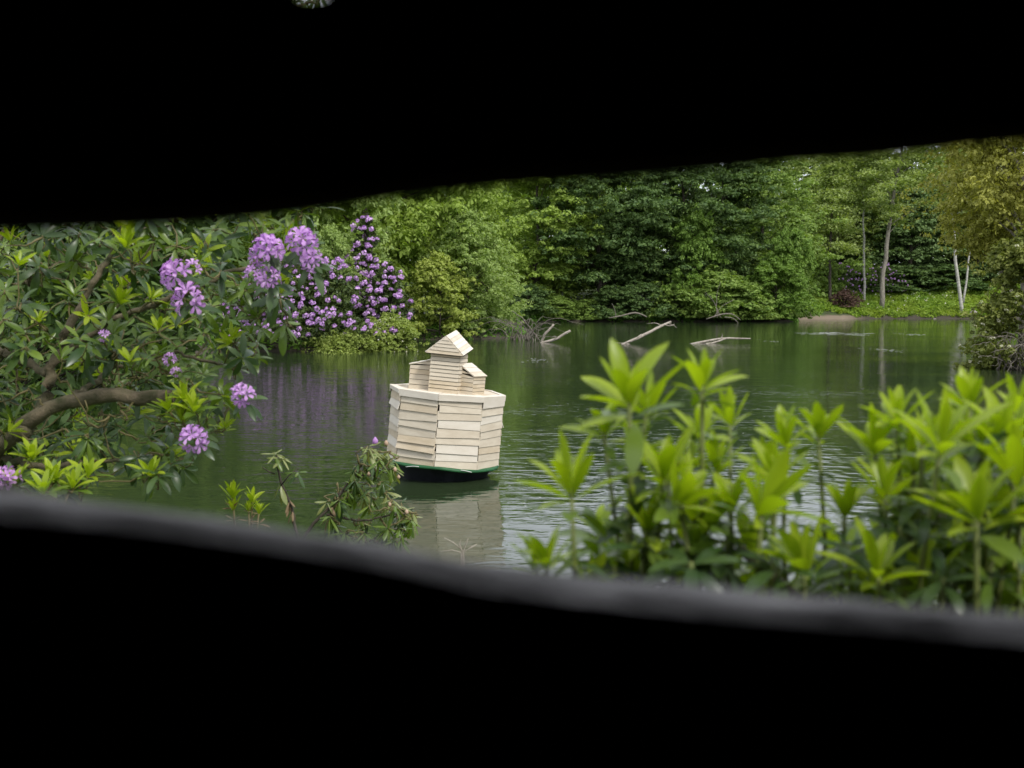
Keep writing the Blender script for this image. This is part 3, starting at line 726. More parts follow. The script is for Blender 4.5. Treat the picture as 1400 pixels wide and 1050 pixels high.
# ------------------------------------------------------------------ duck house
def duck_house():
    d0 = 15.45
    c = W(611, 0, d0)
    e = empty('floating_duck_house', c, 'cream boarded octagonal floating duck house with gabled turret leaning on a black tub hull', 'duck house')
    e.rotation_euler = (rad(-.3), rad(4.9), 0)
    rg = np.random.default_rng(2)
    mats = [M['cream_board'], M['cream_board'], M['cream_board'], M['cream_board_pale'], M['cream_board_tan']]
    Z0, Z1 = .215, 1.185; Rr = .792
    ang = [rad(-5 + 45 * k) for k in range(8)]
    def vt(a, r): return np.array([r * math.sin(a), -r * math.cos(a), 0])
    off = np.array([-.09, 0, 0])
    # core
    mb = MB(); an = ang; v = [vt(a, Rr - .045) + [0, 0, z] + off for z in (Z0, Z1 - .01) for a in an]
    mb.add(v, [[i, (i + 1) % 8, 8 + (i + 1) % 8, 8 + i] for i in range(8)]); mb.f.append(np.array([list(range(8, 16))])); mb.f.append(np.array([list(range(8))[::-1]]))
    mb.build('core', M['dark_core'], e)
    def plank(p0, p1, z0, z1, out, nrm, th=.012, mat=None, name='wall_board', dz0=0, dz1=0):
        """board between p0 and p1 from z0 to z1; foot pushed out by out"""
        a0 = p0 + nrm * (out + .004); a1 = p1 + nrm * (out + .004); b0 = p0 + nrm * .003; b1 = p1 + nrm * .003
        zz = np.array([0, 0, 1.])
        v = [a0 + zz * (z0 + dz0), a1 + zz * (z0 + dz1), a1 - nrm * th + zz * (z0 + dz1), a0 - nrm * th + zz * (z0 + dz0),
             b0 + zz * (z1 + dz0), b1 + zz * (z1 + dz1), b1 - nrm * th + zz * (z1 + dz1), b0 - nrm * th + zz * (z1 + dz0)]
        mb = MB(); mb.hexa(v)
        ob = mb.build(name, mat or mats[rg.integers(0, 5)], e)
        bv = ob.modifiers.new('b', 'BEVEL'); bv.width = .0025; bv.segments = 1
        return ob
    for k in range(8):
        p0 = vt(ang[k], Rr) + off; p1 = vt(ang[(k + 1) % 8], Rr) + off; nrm = unit(np.cross(p1 - p0, [0, 0, 1.]))
        t = unit(p1 - p0); rows = 9
        hs = rg.uniform(.8, 1.2, rows); zs = Z0 + np.concatenate([[0], np.cumsum(hs)]) / hs.sum() * (Z1 - .02 - Z0)
        for i in range(rows):
            l0, l1 = rg.uniform(-.012, .012, 2); sk = rg.normal(0, .009)
            oo = rg.uniform(.008, .017) * (2.4 if rg.random() < .12 else 1)
            plank(p0 + t * (.002 + l0), p1 - t * (.002 + l1), zs[i] - .012, zs[i + 1] + .012, oo, nrm, dz0=-sk + rg.normal(0, .003), dz1=sk)
    # deck: radial boards and folded rim flaps
    zd = Z1 + .002
    for k in range(8):
        a0, a1 = ang[k], ang[(k + 1) % 8]
        for j in range(3):
            q0, q1 = j / 3, (j + 1) / 3 - .012
            e0 = vt(a0, .765) * (1 - q0) + vt(a1, .765) * q0 + off; e1 = vt(a0, .765) * (1 - q1) + vt(a1, .765) * q1 + off
            i0 = vt(a0, .12) * (1 - q0) + vt(a1, .12) * q0 + off; i1 = vt(a0, .12) * (1 - q1) + vt(a1, .12) * q1 + off
            z0 = zd + .004 * (k % 2); zi = z0 + .02; T = np.array([0, 0, .012]); zz = lambda p, z: p + np.array([0, 0, z])
            mb = MB(); mb.hexa([zz(e0, z0), zz(e1, z0), zz(i1, zi), zz(i0, zi), zz(e0, z0) + T, zz(e1, z0) + T, zz(i1, zi) + T, zz(i0, zi) + T])
            mb.build('deck_board', mats[rg.integers(0, 5)], e)
        drop = {0: .085, 7: .09, 1: .15, 6: .045}.get(k, .08); lift = rg.uniform(.0, .012)
        o0 = .822 + rg.uniform(0, .02)
        p0 = vt(a0, .745) + off; p1 = vt(a1, .745) + off; q0 = vt(a0, o0) + off; q1 = vt(a1, o0) + off
        m0 = vt(a0, o0 - .007) + off; m1 = vt(a1, o0 - .007) + off
        g0 = rg.uniform(.0, .012); p0, p1, q0, q1, m0, m1 = p0 + (p1 - p0) * g0, p1 + (p0 - p1) * g0, q0 + (q1 - q0) * g0, q1 + (q0 - q1) * g0, m0 + (m1 - m0) * g0, m1 + (m0 - m1) * g0
        t = unit(p1 - p0); z = np.array([0, 0, 1.]); ex = rg.uniform(-.004, .006)
        top = zd + .024 + lift
        mb = MB(); rim = [(p0, top - .002), (m0, top - .004), (q0, top - .012), (q0 - unit(q0) * .004, top - .012 - drop)]
        rim1 = [(p1, top - .002), (m1, top - .008), (q1, top - .016), (q1 - unit(q1) * .004, top - .016 - drop + rg.normal(0, .014))]
        if k == 1: rim[3] = (rim[3][0], rim[3][1] - .01); rim1[3] = (rim1[3][0], rim1[3][1] + .035)
        V = [a + z * b_ for a, b_ in rim] + [a + z * b_ for a, b_ in rim1]
        nrm = unit(np.cross(p1 - p0, z))
        V2 = [V[0] - z * .009, V[1] - z * .009, V[2] - nrm * .009, V[3] - nrm * .009, V[4] - z * .009, V[5] - z * .009, V[6] - nrm * .009, V[7] - nrm * .009]
        V = V + V2
        f = []
        for i in range(3): f += [[i, i + 1, 5 + i, 4 + i], [8 + i, 12 + i, 13 + i, 9 + i]]
        f += [[i, 8 + i, 9 + i, i + 1] for i in range(3)] + [[4 + i, 5 + i, 13 + i, 12 + i] for i in range(3)]
        f += [[3, 11, 15, 7], [0, 4, 12, 8]]
        mb.add(V, f); mb.build('rim_flap', M['cream_board_pale'], e)
    # turret (front yawed a little to the left)
    zt = Z1 + .02
    def prism(name, base, zlo, ztop, rows, yaw, cx, cy, wx, wy, front=True):
        pass
    yaw = rad(-12); cy_, sy_ = math.cos(yaw), math.sin(yaw)
    def L(x, y, z): return np.array([-.095 + x * cy_ - y * sy_, -.28 + x * sy_ + y * cy_, z])
    def wallrows(name, pa, pb, hfun, rows, z0, out=.010, tan=.4):
        """boards on the wall pa->pb; hfun gives top height at 0..1"""
        t = pb - pa; nrm = unit(np.cross(t, [0, 0, 1.])); zt0, zt1 = hfun(0), hfun(1); zmax = max(zt0, zt1)
        zs = np.linspace(z0, zmax, rows + 1)
        for i in range(rows):
            a, b_ = zs[i], zs[i + 1]
            # clip under a sloping top
            def top_at(q): return zt0 + (zt1 - zt0) * q
            T0, T1 = min(b_, top_at(0)), min(b_, top_at(1))
            q0, q1 = 0, 1
            if T0 <= a + .004 and T1 <= a + .004: continue
            if T0 <= a + .004: q0 = (a - zt0) / (zt1 - zt0); T0 = a + .002
            if T1 <= a + .004: q1 = (a - zt0) / (zt1 - zt0); T1 = a + .002
            P0 = pa + t * q0; P1 = pa + t * q1; T = nrm * .009; zz = np.array([0, 0, 1.]); o_ = out + rg.uniform(-.002, .004)
            A0, A1 = P0 + nrm * o_, P1 + nrm * o_; B0, B1 = P0 + nrm * .002, P1 + nrm * .002
            lo = a + .001; T0 = max(T0 - .006, lo + .002); T1 = max(T1 - .006, lo + .002)
            mb = MB(); mb.hexa([A0 + zz * lo, A1 + zz * lo, A1 - T + zz * lo, A0 - T + zz * lo, B0 + zz * T0, B1 + zz * T1, B1 - T + zz * T1, B0 - T + zz * T0])
            mb.build(name, M['cream_board_tan'] if rg.random() < tan else M['cream_board'], e)
    w_, dp, ht = .205, .20, .54
    c4_ = [L(-w_, -dp, 0), L(w_, -dp, 0), L(w_, dp, 0), L(-w_, dp, 0)]
    mb = MB(); ins = [L(-w_ + .012, -dp + .012, 0), L(w_ - .012, -dp + .012, 0), L(w_ - .012, dp - .012, 0), L(-w_ + .012, dp - .012, 0)]
    zz = np.array([0, 0, 1.])
    mb.hexa([p + zz * zt for p in ins] + [p + zz * (zt + ht) for p in ins]); mb.build('turret_core', M['dark_core'], e)
    for i in range(4):
        wallrows('turret_board', c4_[i], c4_[(i + 1) % 4], lambda q: zt + ht, 10, zt, tan=.45)
    # skirting slab under turret
    mb = MB(); s_ = [L(-w_ - .05, -dp - .05, zt - .028), L(w_ + .03, -dp - .05, zt - .028), L(w_ + .03, -dp + .03, zt - .01), L(-w_ - .05, -dp + .03, zt - .01)]
    mb.hexa(s_ + [p + zz * .014 for p in s_]); mb.build('skirting', M['cream_board_pale'], e)
    # gable roof
    ze = zt + ht - .01; zr = ze + .235; ov = .05; bk = .075
    fl, frr, fp = L(-w_ - .065, -dp - ov, ze), L(w_ + .05, -dp - ov, ze - .005), L(0.0, -dp - ov, zr)
    bl, br, bp_ = L(-w_ - .065, dp + ov, ze + bk), L(w_ + .05, dp + ov, ze + bk), L(.0, dp + ov, zr + bk)
    def slope(a0, a1, b0, b1, n=6, name='roof_board', th=.014):
        nrm = unit(np.cross(a1 - a0, b0 - a0))
        if nrm[2] < 0: nrm = -nrm
        for i in range(n):
            q0, q1 = i / n, (i + 1) / n + .02
            g = lambda p, q, r_: p * (1 - r_) + q * r_
            A, B_, C_, D_ = g(a0, b0, q0), g(a1, b1, q0), g(a1, b1, q1), g(a0, b0, q1)
            li = .006; V = [A + nrm * li, B_ + nrm * li, C_, D_]
            up = [p + nrm * th for p in V]; mb = MB(); mb.hexa([V[0], V[1], V[2], V[3]] + up)
            mb.build(name, M['cream_board_pale'] if rg.random() < .75 else M['cream_board'], e)
    slope(frr, br, fp, bp_); slope(fl, bl, fp, bp_)
    # gable front boards
    gw = []
    n = 5
    for i in range(n):
        q0, q1 = i / n, min((i + 1) / n, .985)
        l0 = fl * (1 - q0) + fp * q0; r0_ = frr * (1 - q0) + fp * q0; l1 = fl * (1 - q1) + fp * q1; r1 = frr * (1 - q1) + fp * q1
        nrm = unit(np.cross(frr - fl, fp - fl)); nrm = nrm if nrm[1] < 0 else -nrm
        a = nrm * .016; b_ = nrm * .006; back = -nrm * .012
        mb = MB(); mb.hexa([l0 + a, r0_ + a, r0_ + back, l0 + back, l1 + b_, r1 + b_, r1 + back, l1 + back]); mb.build('gable_board', M['cream_board'] if i else M['cream_board_tan'], e)
    mb = MB(); mb.hexa([fl + [0, .03, -.012], frr + [0, .03, -.012], br + [0, 0, -.012], bl + [0, 0, -.012], fl + [0, .03, .0], frr + [0, .03, 0], br, bl]); mb.build('roof_floor', M['dark_core'], e)
    mb = MB(); mb.add([fl + [0, .02, 0], frr + [0, .02, 0], fp + [0, .02, -.01], bl, br, bp_ - [0, 0, .01]], [[0, 3, 5, 2], [1, 2, 5, 4]]); mb.f.append(np.array([[3, 4, 5]])); mb.build('roof_back', M['cream_board'], e)
    # wings
    def wing(sgn, inner, outer, hin, hout, yf, yb, yaw_w):
        cw, sw = math.cos(yaw_w), math.sin(yaw_w)
        def Q(x, y): return np.array([-.105 + x * cw - y * sw, -.22 + x * sw + y * cw, 0])
        xs = (inner, outer) if sgn > 0 else (outer, inner)
        hs = (hin, hout) if sgn > 0 else (hout, hin)
        a, b_, c_, d_ = Q(xs[0], yf), Q(xs[1], yf), Q(xs[1], yb), Q(xs[0], yb)
        cc = [p * .985 + np.mean([a, b_, c_, d_], 0) * .015 for p in (a, b_, c_, d_)]
        tp = [hs[0], hs[1], hs[1], hs[0]]
        mb = MB(); mb.hexa([p + zz * zt for p in cc] + [p + zz * (zt + h_ - .01) for p, h_ in zip(cc, tp)]); mb.build('wing_core', M['dark_core'], e)
        wallrows('wing_board', a, b_, lambda q: zt + tp[0] + (tp[1] - tp[0]) * q, 7 if sgn > 0 else 6, zt - .01, .006, .55 if sgn > 0 else .15)
        wallrows('wing_board', b_, c_, lambda q: zt + tp[1], 5, zt - .01, .006, .6)
        wallrows('wing_board', c_, d_, lambda q: zt + tp[2] + (tp[3] - tp[2]) * q, 6, zt - .01, .006, .4)
        wallrows('wing_board', d_, a, lambda q: zt + tp[3], 5, zt - .01, .006, .4)
        o_ = .014
        out_ = unit(b_ - a) * sgn; fr_ = unit(a - d_)
        lowp = (b_ if sgn > 0 else a); hip = (a if sgn > 0 else b_); lowb = (c_ if sgn > 0 else d_); hib = (d_ if sgn > 0 else c_)
        zl, zh = zt + hout, zt + hin
        dz = (hin - hout) / abs(outer - inner)
        slope(lowp + out_ * o_ + fr_ * o_ + zz * (zl - o_ * dz), lowb + out_ * o_ - fr_ * o_ + zz * (zl - o_ * dz), hip + fr_ * o_ + zz * zh, hib - fr_ * o_ + zz * zh, 3, 'wing_roof_board')
    wing(-1, -.20, -.525, .42, .33, -.02, .24, rad(-4))
    wing(1, .20, .44, .40, .25, -.05, .30, rad(-26))
    # hull
    k = 28; prof = [(-.25, .50), (-.05, .60), (.10, .69), (.175, .76), (.19, .775)]
    mb = MB(); V = []
    for z, r_ in prof:
        for a in np.linspace(0, 2 * math.pi, k, endpoint=False):
            V.append([-.085 + r_ * .985 * math.cos(a), r_ * math.sin(a) * .98, z + .012 * math.sin(3 * a)])
    n = len(prof); mb.add(V, [[i * k + j, i * k + (j + 1) % k, (i + 1) * k + (j + 1) % k, (i + 1) * k + j] for i in range(n - 1) for j in range(k)])
    mb.f.append(np.array([list(range((n - 1) * k, n * k))]))
    mb.build('hull', M['hull'], e, True)
    mb = MB(); V = []
    for r_, z in ((.76, .168), (.835, .172), (.845, .185), (.835, .212), (.76, .214)):
        for a in np.linspace(0, 2 * math.pi, k, endpoint=False):
            V.append([-.09 + r_ * .96 * math.cos(a), r_ * math.sin(a) * .985, z + .012 * math.sin(3 * a + .6) + .006 * math.sin(7 * a)])
    mb.add(V, [[i * k + j, i * k + (j + 1) % k, ((i + 1) % 5) * k + (j + 1) % k, ((i + 1) % 5) * k + j] for i in range(5) for j in range(k)])
    mb.build('green_rim', M['green_paint'], e, True)
    for a0, a1 in ((-2.15, -1.9), (-1.2, -1.0)):
        aa = np.linspace(a0, a1, 8); mb = MB()
        mb.tube([[-.09 + .825 * math.cos(a), .84 * math.sin(a), .185 + .02 * math.sin(a * 9)] for a in aa], .006, 5); mb.build('cord', M['pale_grey'], e, True)
duck_house()

# ------------------------------------------------------------------ near rhododendron leaves
def leaf_template(seed, curl, fold, wid=.15):
    """unit leaf along +Y, upper side +Z"""
    rg = np.random.default_rng(seed)
    t = np.array([0, .12, .3, .52, .72, .88, 1.0]); wv = np.array([.012, .07, .125, .15, .135, .085, .004]) * wid / .15
    ang = -curl * t; y = np.concatenate([[0], np.cumsum(np.diff(t) * np.cos((ang[1:] + ang[:-1]) / 2))]); z = np.concatenate([[0], np.cumsum(np.diff(t) * np.sin((ang[1:] + ang[:-1]) / 2))])
    side = rg.normal(0, .02) * t ** 2 * 3
    V = []
    for i in range(len(t)):
        for s_ in (-1, 0, 1): V.append([side[i] + s_ * wv[i] * math.cos(fold), y[i] + (-math.sin(ang[i])) * 0, z[i] + abs(s_) * wv[i] * math.sin(fold)])
    f = []
    for i in range(len(t) - 1):
        for j in (0, 1): f.append([i * 3 + j, i * 3 + j + 1, (i + 1) * 3 + j + 1, (i + 1) * 3 + j])
    return np.array(V), np.array(f)
TPL = {'up': [leaf_template(i, c_, f_, w2) for i, (c_, f_, w2) in enumerate([(.25, .4, .14), (.5, .3, .145), (-.1, .45, .135), (.7, .35, .15)])],
       'out': [leaf_template(10 + i, c_, f_, w2) for i, (c_, f_, w2) in enumerate([(.6, .25, .14), (1.0, .2, .13), (.35, .3, .145), (.8, -.1, .14)])],
       'droop': [leaf_template(20 + i, c_, f_, w2) for i, (c_, f_, w2) in enumerate([(.5, -.5, .14), (.8, -.7, .13), (.3, -.3, .15), (.6, -.9, .12)])]}
TM = {}
def tmesh(style, i, mat):
    k = (style, i, mat)
    if k not in TM:
        v, f = TPL[style][i]; m_ = mesh_np('leaf', v, [f], True); m_.materials.append(M[mat]); TM[k] = m_
    return TM[k]

def basis(y, up):
    y = unit(y); x = unit(np.cross(y, up)); z = np.cross(x, y); return np.stack([x, y, z], 1)
def whorl(pos, axis, n, Ln, style, mat, rg, lo=20, hi=75, out=None):
    axis = unit(axis); ref = unit(np.cross(axis, [.3, .5, .1] if abs(axis[2]) > .8 else [0, 0, 1.])); ref2 = np.cross(axis, ref)
    a0 = rg.uniform(0, 6.28)
    for i in range(n):
        a = a0 + i * 2.399 + rg.normal(0, .12); q = (i + .5) / n
        th = rad(lo + (hi - lo) * q + rg.normal(0, 5))
        rd = math.cos(a) * ref + math.sin(a) * ref2
        y = axis * math.cos(th) + rd * math.sin(th)
        up = axis * math.sin(th) - rd * math.cos(th) + rg.normal(0, .12, 3)
        B = basis(y, up); s_ = Ln * rg.uniform(.75, 1.1) * (.72 + .28 * q)
        Mx = np.eye(4); Mx[:3, :3] = B * s_; Mx[:3, 3] = pos + rd * .004 - axis * .02 * q * Ln / .12
        mt = mat if isinstance(mat, str) else mat[min(int(q * len(mat)), len(mat) - 1)]
        out.append((style, int(rg.integers(0, 4)), mt, Mx))
def floret_mesh(seed):
    V = []; Fq = []; rg = np.random.default_rng(seed)
    for k in range(5):
        a = k * 2 * math.pi / 5; c_, s_ = math.cos(a), math.sin(a)
        pts = [(0, 0, 0), (-.16, .42, .45), (0, .46, .4), (.16, .42, .45), (-.27, .78, .62), (0, .82, .55), (.27, .78, .62), (-.15, 1.02, .58), (0, 1.1, .5), (.15, 1.02, .58)]
        b0 = len(V)
        for x, y, z in pts: V.append([x * c_ - y * s_, x * s_ + y * c_, z + rg.normal(0, .03)])
        Fq += [[b0, b0 + 3, b0 + 2, b0 + 1], [b0 + 1, b0 + 2, b0 + 5, b0 + 4], [b0 + 2, b0 + 3, b0 + 6, b0 + 5], [b0 + 4, b0 + 5, b0 + 8, b0 + 7], [b0 + 5, b0 + 6, b0 + 9, b0 + 8]]
    m_ = mesh_np('floret', np.array(V), [np.array(Fq)], True); m_.materials.append(M['petal']); return m_
FLO = [floret_mesh(i) for i in range(3)]
def truss(parent, root, pos, axis, r, rg, n=13, label=None):
    mb = MB(); axis = unit(axis); mb.tube([pos - root - axis * r * .9, pos - root - axis * r * .2], [.006, .004], 5)
    t_ = mb.build('flower_truss', M['stem_green'], parent)
    B = basis(np.cross(axis, [.2, .1, 1]) if abs(axis[2]) < .9 else [1, 0, 0], axis)
    for i in range(n):
        if rg.random() < .14: continue
        q = (i + .5) / n; th = math.acos(1 - q * 1.15) + rg.normal(0, .12); a = i * 2.399 + rg.normal(0, .2)
        dv = B @ np.array([math.sin(th) * math.cos(a), math.sin(th) * math.sin(a), math.cos(th)])
        Bf = basis(unit(np.cross(dv, rg.normal(size=3))), dv)
        Mx = np.eye(4); Mx[:3, :3] = Bf * r * rg.uniform(.5, .7); Mx[:3, 3] = pos - root - axis * r * .3 + dv * r * rg.uniform(.5, .82)
        link('floret', FLO[i % 3], t_, Mx)
    return t_

def proj(p):
    q = np.asarray(p) - CAM; f = q[1] * cp - q[2] * sp; v = q[1] * sp + q[2] * cp
    return 700 + F * q[0] / f, 525 - F * v / f
UP_EDGE = [(-200, 318), (0, 315), (150, 313), (310, 306), (400, 298), (560, 272), (700, 256), (900, 243), (1050, 231), (1120, 222), (1250, 214), (1330, 198), (1400, 192), (1600, 170)]
LO_EDGE = [(-200, 640), (0, 650), (50, 664), (150, 686), (300, 720), (430, 732), (560, 746), (700, 770), (870, 787), (1000, 801), (1200, 817), (1400, 835), (1600, 852)]
def in_slit(p):
    x, y = proj(p)
    return -10 < x < 1410 and np.interp(x, *zip(*UP_EDGE)) - 5 < y < np.interp(x, *zip(*LO_EDGE)) + 5
def emit_leaves(e, root, lv, limit=300):
    sc = []
    for i, (st, k, mt, Mx) in enumerate(lv):
        mid = Mx[:3, 3] + Mx[:3, 1] * .5; ln = np.linalg.norm(Mx[:3, 1])
        s_ = ln / mid[1] - .02 * (mid[1] - 1)
        if in_slit(mid): s_ += 10
        sc.append(s_ + (.004 if mt in ('l_new', 'l_mid') else 0))
    order = np.argsort(-np.array(sc))
    for i in order[:limit]:
        st, k, mt, Mx = lv[i]; Mx = Mx.copy(); Mx[:3, 3] -= root
        link('leaf', tmesh(st, k, mt), e, Mx)
    rest = {}
    for i in order[limit:]:
        st, k, mt, Mx = lv[i]; rest.setdefault(mt, MB()).add(TPL[st][k][0] @ Mx[:3, :3].T + Mx[:3, 3] - root, TPL[st][k][1])
    if rest:
        mats = list(rest); V = []; Fq = []; mi = []; n = 0
        for j, m_ in enumerate(mats):
            mb = rest[m_]; V += mb.v; 
            for f in mb.f: Fq.append(f + n); mi.append(np.full(len(f), j))
            n += mb.n
        me = mesh_np('foliage', np.concatenate(V), Fq, True)
        for m_ in mats: me.materials.append(M[m_])
        me.polygons.foreach_set('material_index', np.concatenate(mi).astype(np.int32))
        ob = link('foliage', me, e); ob['kind'] = 'stuff'

def stems_to(mb, tips, nodes, rg, r=.006, sag=.05):
    nodes = np.asarray(nodes); tips = np.asarray(tips)
    near = np.array([np.linalg.norm(nodes - t_, axis=1).min() for t_ in tips])
    for t_ in tips[np.argsort(near)]:
        dd = np.linalg.norm(nodes - t_, axis=1) + 1.2 * np.maximum(nodes[:, 2] - t_[2], 0); k = int(np.argmin(dd)); b_ = nodes[k]
        mid = (t_ + b_) / 2 + rg.normal(0, .04, 3) + [0, 0, -sag]
        mb.tube(rough_path([b_, mid, t_], 8, .006, int(rg.integers(1e6))), [r * 1.7, r, r * .8], 5)
        nodes = np.vstack([nodes, t_ - [0, 0, .01]])

def poly_sample(poly, rg):
    poly = np.array(poly, float); lo, hi = poly.min(0), poly.max(0)
    while True:
        x, y = rg.uniform(lo[0], hi[0]), rg.uniform(lo[1], hi[1]); ins = False
        for (x0, y0), (x1, y1) in zip(poly, np.roll(poly, -1, 0)):
            if (y0 > y) != (y1 > y) and x < (x1 - x0) * (y - y0) / (y1 - y0) + x0: ins = not ins
        if ins: return x, y

def left_rhodo():
    rg = np.random.default_rng(71)
    root = W(-90, 0, 5.6); root[2] = float(gh(root[0], root[1])) - .05
    e = empty('rhododendron', root, 'large near rhododendron with mauve blossoms and a mossy limb filling the left side', 'rhododendron')
    D = 5.0
    # limbs
    limbs = [([root, P(-60, 690, 5.5), P(-10, 620, 5.2), P(45, 575, D), P(95, 543, D), P(160, 541, D), P(205, 549, D), P(236, 544, D)], [.06, .05, .045, .04, .037, .036, .035, .036]),
             ([P(25, 597, D), P(60, 560, D + .1), P(72, 510, D + .15), P(82, 470, D + .2), P(120, 400, D + .25), P(160, 330, D + .3), P(200, 250, D + .3)], [.038, .03, .024, .018, .014, .010, .007]),
             ([P(-60, 500, 5.5), P(0, 482, 5.4), P(40, 497, 5.3), P(66, 512, 5.2)], [.02, .022, .02, .018]),
             ([P(75, 490, D + .2), P(150, 440, D + .1), P(230, 410, D), P(300, 380, D), P(370, 350, D)], [.02, .016, .013, .011, .008]),
             ([P(160, 330, D + .3), P(240, 300, D + .1), P(330, 270, D), P(410, 270, D)], [.016, .012, .01, .007]),
             ([P(90, 550, D), P(160, 500, D + .4), P(240, 480, D + .5), P(310, 500, D + .5)], [.018, .012, .01, .007]),
             ([P(-10, 625, 5.2), P(60, 640, 5.1), P(140, 630, 5.0), P(210, 620, 5.0)], [.02, .015, .011, .007]),
             ([P(-60, 690, 5.5), P(-20, 500, 5.8), P(-20, 380, 5.9), P(20, 280, 5.9)], [.03, .025, .018, .012]),
             ([P(-20, 420, 5.8), P(60, 370, 5.7), P(130, 340, 5.6)], [.016, .012, .008])]
    nodes = []
    for i, (p, r_) in enumerate(limbs):
        q = rough_path(np.array(p), 34, .007, i); mb = MB(); rr_ = np.interp(np.linspace(0, 1, 34), np.linspace(0, 1, len(r_)), r_) * (1 + np.random.default_rng(i).normal(0, .10, 34)); mb.tube(q - root, rr_, 10); mb.build('limb', M['bark_moss'], e, True); nodes += list(q)
    lv = []; tips = []
    outline = [(-120, 240), (440, 240), (432, 300), (425, 345), (398, 380), (385, 430), (352, 480), (335, 520), (325, 560), (315, 585), (268, 600), (255, 640), (195, 655), (150, 620), (120, 680), (80, 720), (-120, 760)]
    for i in range(620):
        x, y = poly_sample(outline, rg); d = rg.uniform(4.6, 6.6)
        if x > 300: d = rg.uniform(4.7, 5.5)
        p = P(x, y, d); tips.append(p)
        # leave the limb visible
        if d < 5.4 and 20 < x < 245 and abs(y - 550) < 42: continue
        fresh = rg.random()
        ax = unit([rg.normal(.15, .5), rg.normal(-.35, .4), rg.normal(.75, .35)])
        if fresh < .30: whorl(p, ax, int(rg.integers(6, 10)), .10, 'up', 'l_new' if rg.random() < .55 else 'l_mid', rg, 18, 60, lv)
        elif fresh < .66: whorl(p, ax, int(rg.integers(6, 10)), .12, 'out', 'l_mid', rg, 50, 100, lv)
        else: whorl(p, ax, int(rg.integers(7, 11)), .135, 'out', 'l_old', rg, 60, 125, lv)
    for x, y, d in ((172, 335, 4.6), (45, 625, 4.6), (75, 655, 4.5), (100, 665, 4.5), (20, 660, 4.5), (60, 672, 4.4), (120, 650, 4.6), (250, 575, 4.7), (165, 412, 4.7), (180, 318, 4.7), (205, 648, 4.7), (255, 545, 4.7), (232, 560, 4.7), (265, 560, 4.65)):
        p = P(x, y, d); tips.append(p); whorl(p, [rg.normal(0, .25), -.25, 1], 13, .125, 'up', ['l_new', 'l_new', 'l_mid'], rg, 10, 68, lv)
    for x, y, d in ((418, 2, 4.8), (436, -12, 4.9), (405, -8, 4.8), (205, 640, 4.8), (160, 400, 4.8), (390, 440, 4.8), (400, 300, 4.9), (415, 320, 4.9), (120, 600, 4.7)):
        p = P(x, y, d); tips.append(p); whorl(p, [.2, -.3, .5], 9, .14, 'droop', 'l_mid', rg, 90, 150, lv)
    mb = MB(); stems_to(mb, np.array(tips), nodes, rg, .0032); ob = mb.build('twigs', M['stem'], e, True); ob.location = -root; ob['kind'] = 'stuff'
    tr = [(238, 372, .075, None), (262, 368, .05, None), (256, 408, .08, None), (365, 338, .075, None), (352, 350, .05, None), (366, 378, .055, None), (415, 328, .072, None), (424, 352, .055, None), (331, 541, .058, None),
          (264, 598, .066, None), (140, 458, .03, None), (232, 490, .03, None), (240, 508, .025, None), (8, 652, .06, None), (345, 372, .04, None)]
    for x, y, r_, lab in tr:
        p = P(x, y, 4.45); truss(e, root, p, unit([rg.normal(0, .3), -.8, .5]), r_ * .78, rg, n=12 if r_ > .05 else 6)
        if r_ > .05: whorl(p + [0, .05, -.02], unit([0, -.6, .6]), 8, .13, 'out', 'l_old', rg, 70, 115, lv)
    emit_leaves(e, root, lv)
left_rhodo()

def left_back_shrub():
    rg = np.random.default_rng(72)
    e = empty('shrub', W(-40, .6, 8.8), 'shadowy leafy shrub behind the near left rhododendron', 'shrub')
    root = np.array(e.location)
    n = 17000; nb = 260
    bc = np.array([P(*poly_sample([(-200, 200), (330, 200), (300, 420), (240, 490), (160, 560), (60, 640), (-200, 720)], rg), rg.uniform(7.4, 9.4)) for _ in range(nb)])
    p = bc[rg.integers(0, nb, n)] + rg.normal(size=(n, 3)) * [.14, .14, .1] - root
    link('crown', leaf_mesh('crown', leaves(p, .055, unit(rg.normal(size=(n, 3)) * .6 + [0, -.2, .7]), rg, 2.4), M['f_dark']), e)
    mb = MB()
    for i in range(0, nb, 2):
        a = np.array([rg.normal(-.8, .3), rg.normal(0, .3), -.1]); b_ = bc[i] - root
        mb.tube(rough_path([a, a * .4 + b_ * .6 + [0, 0, .15], b_], 8, .02, i), [.016, .010, .004], 4)
    tag(mb.build('stems', M['bark'], e, True), kind='stuff')
left_back_shrub()

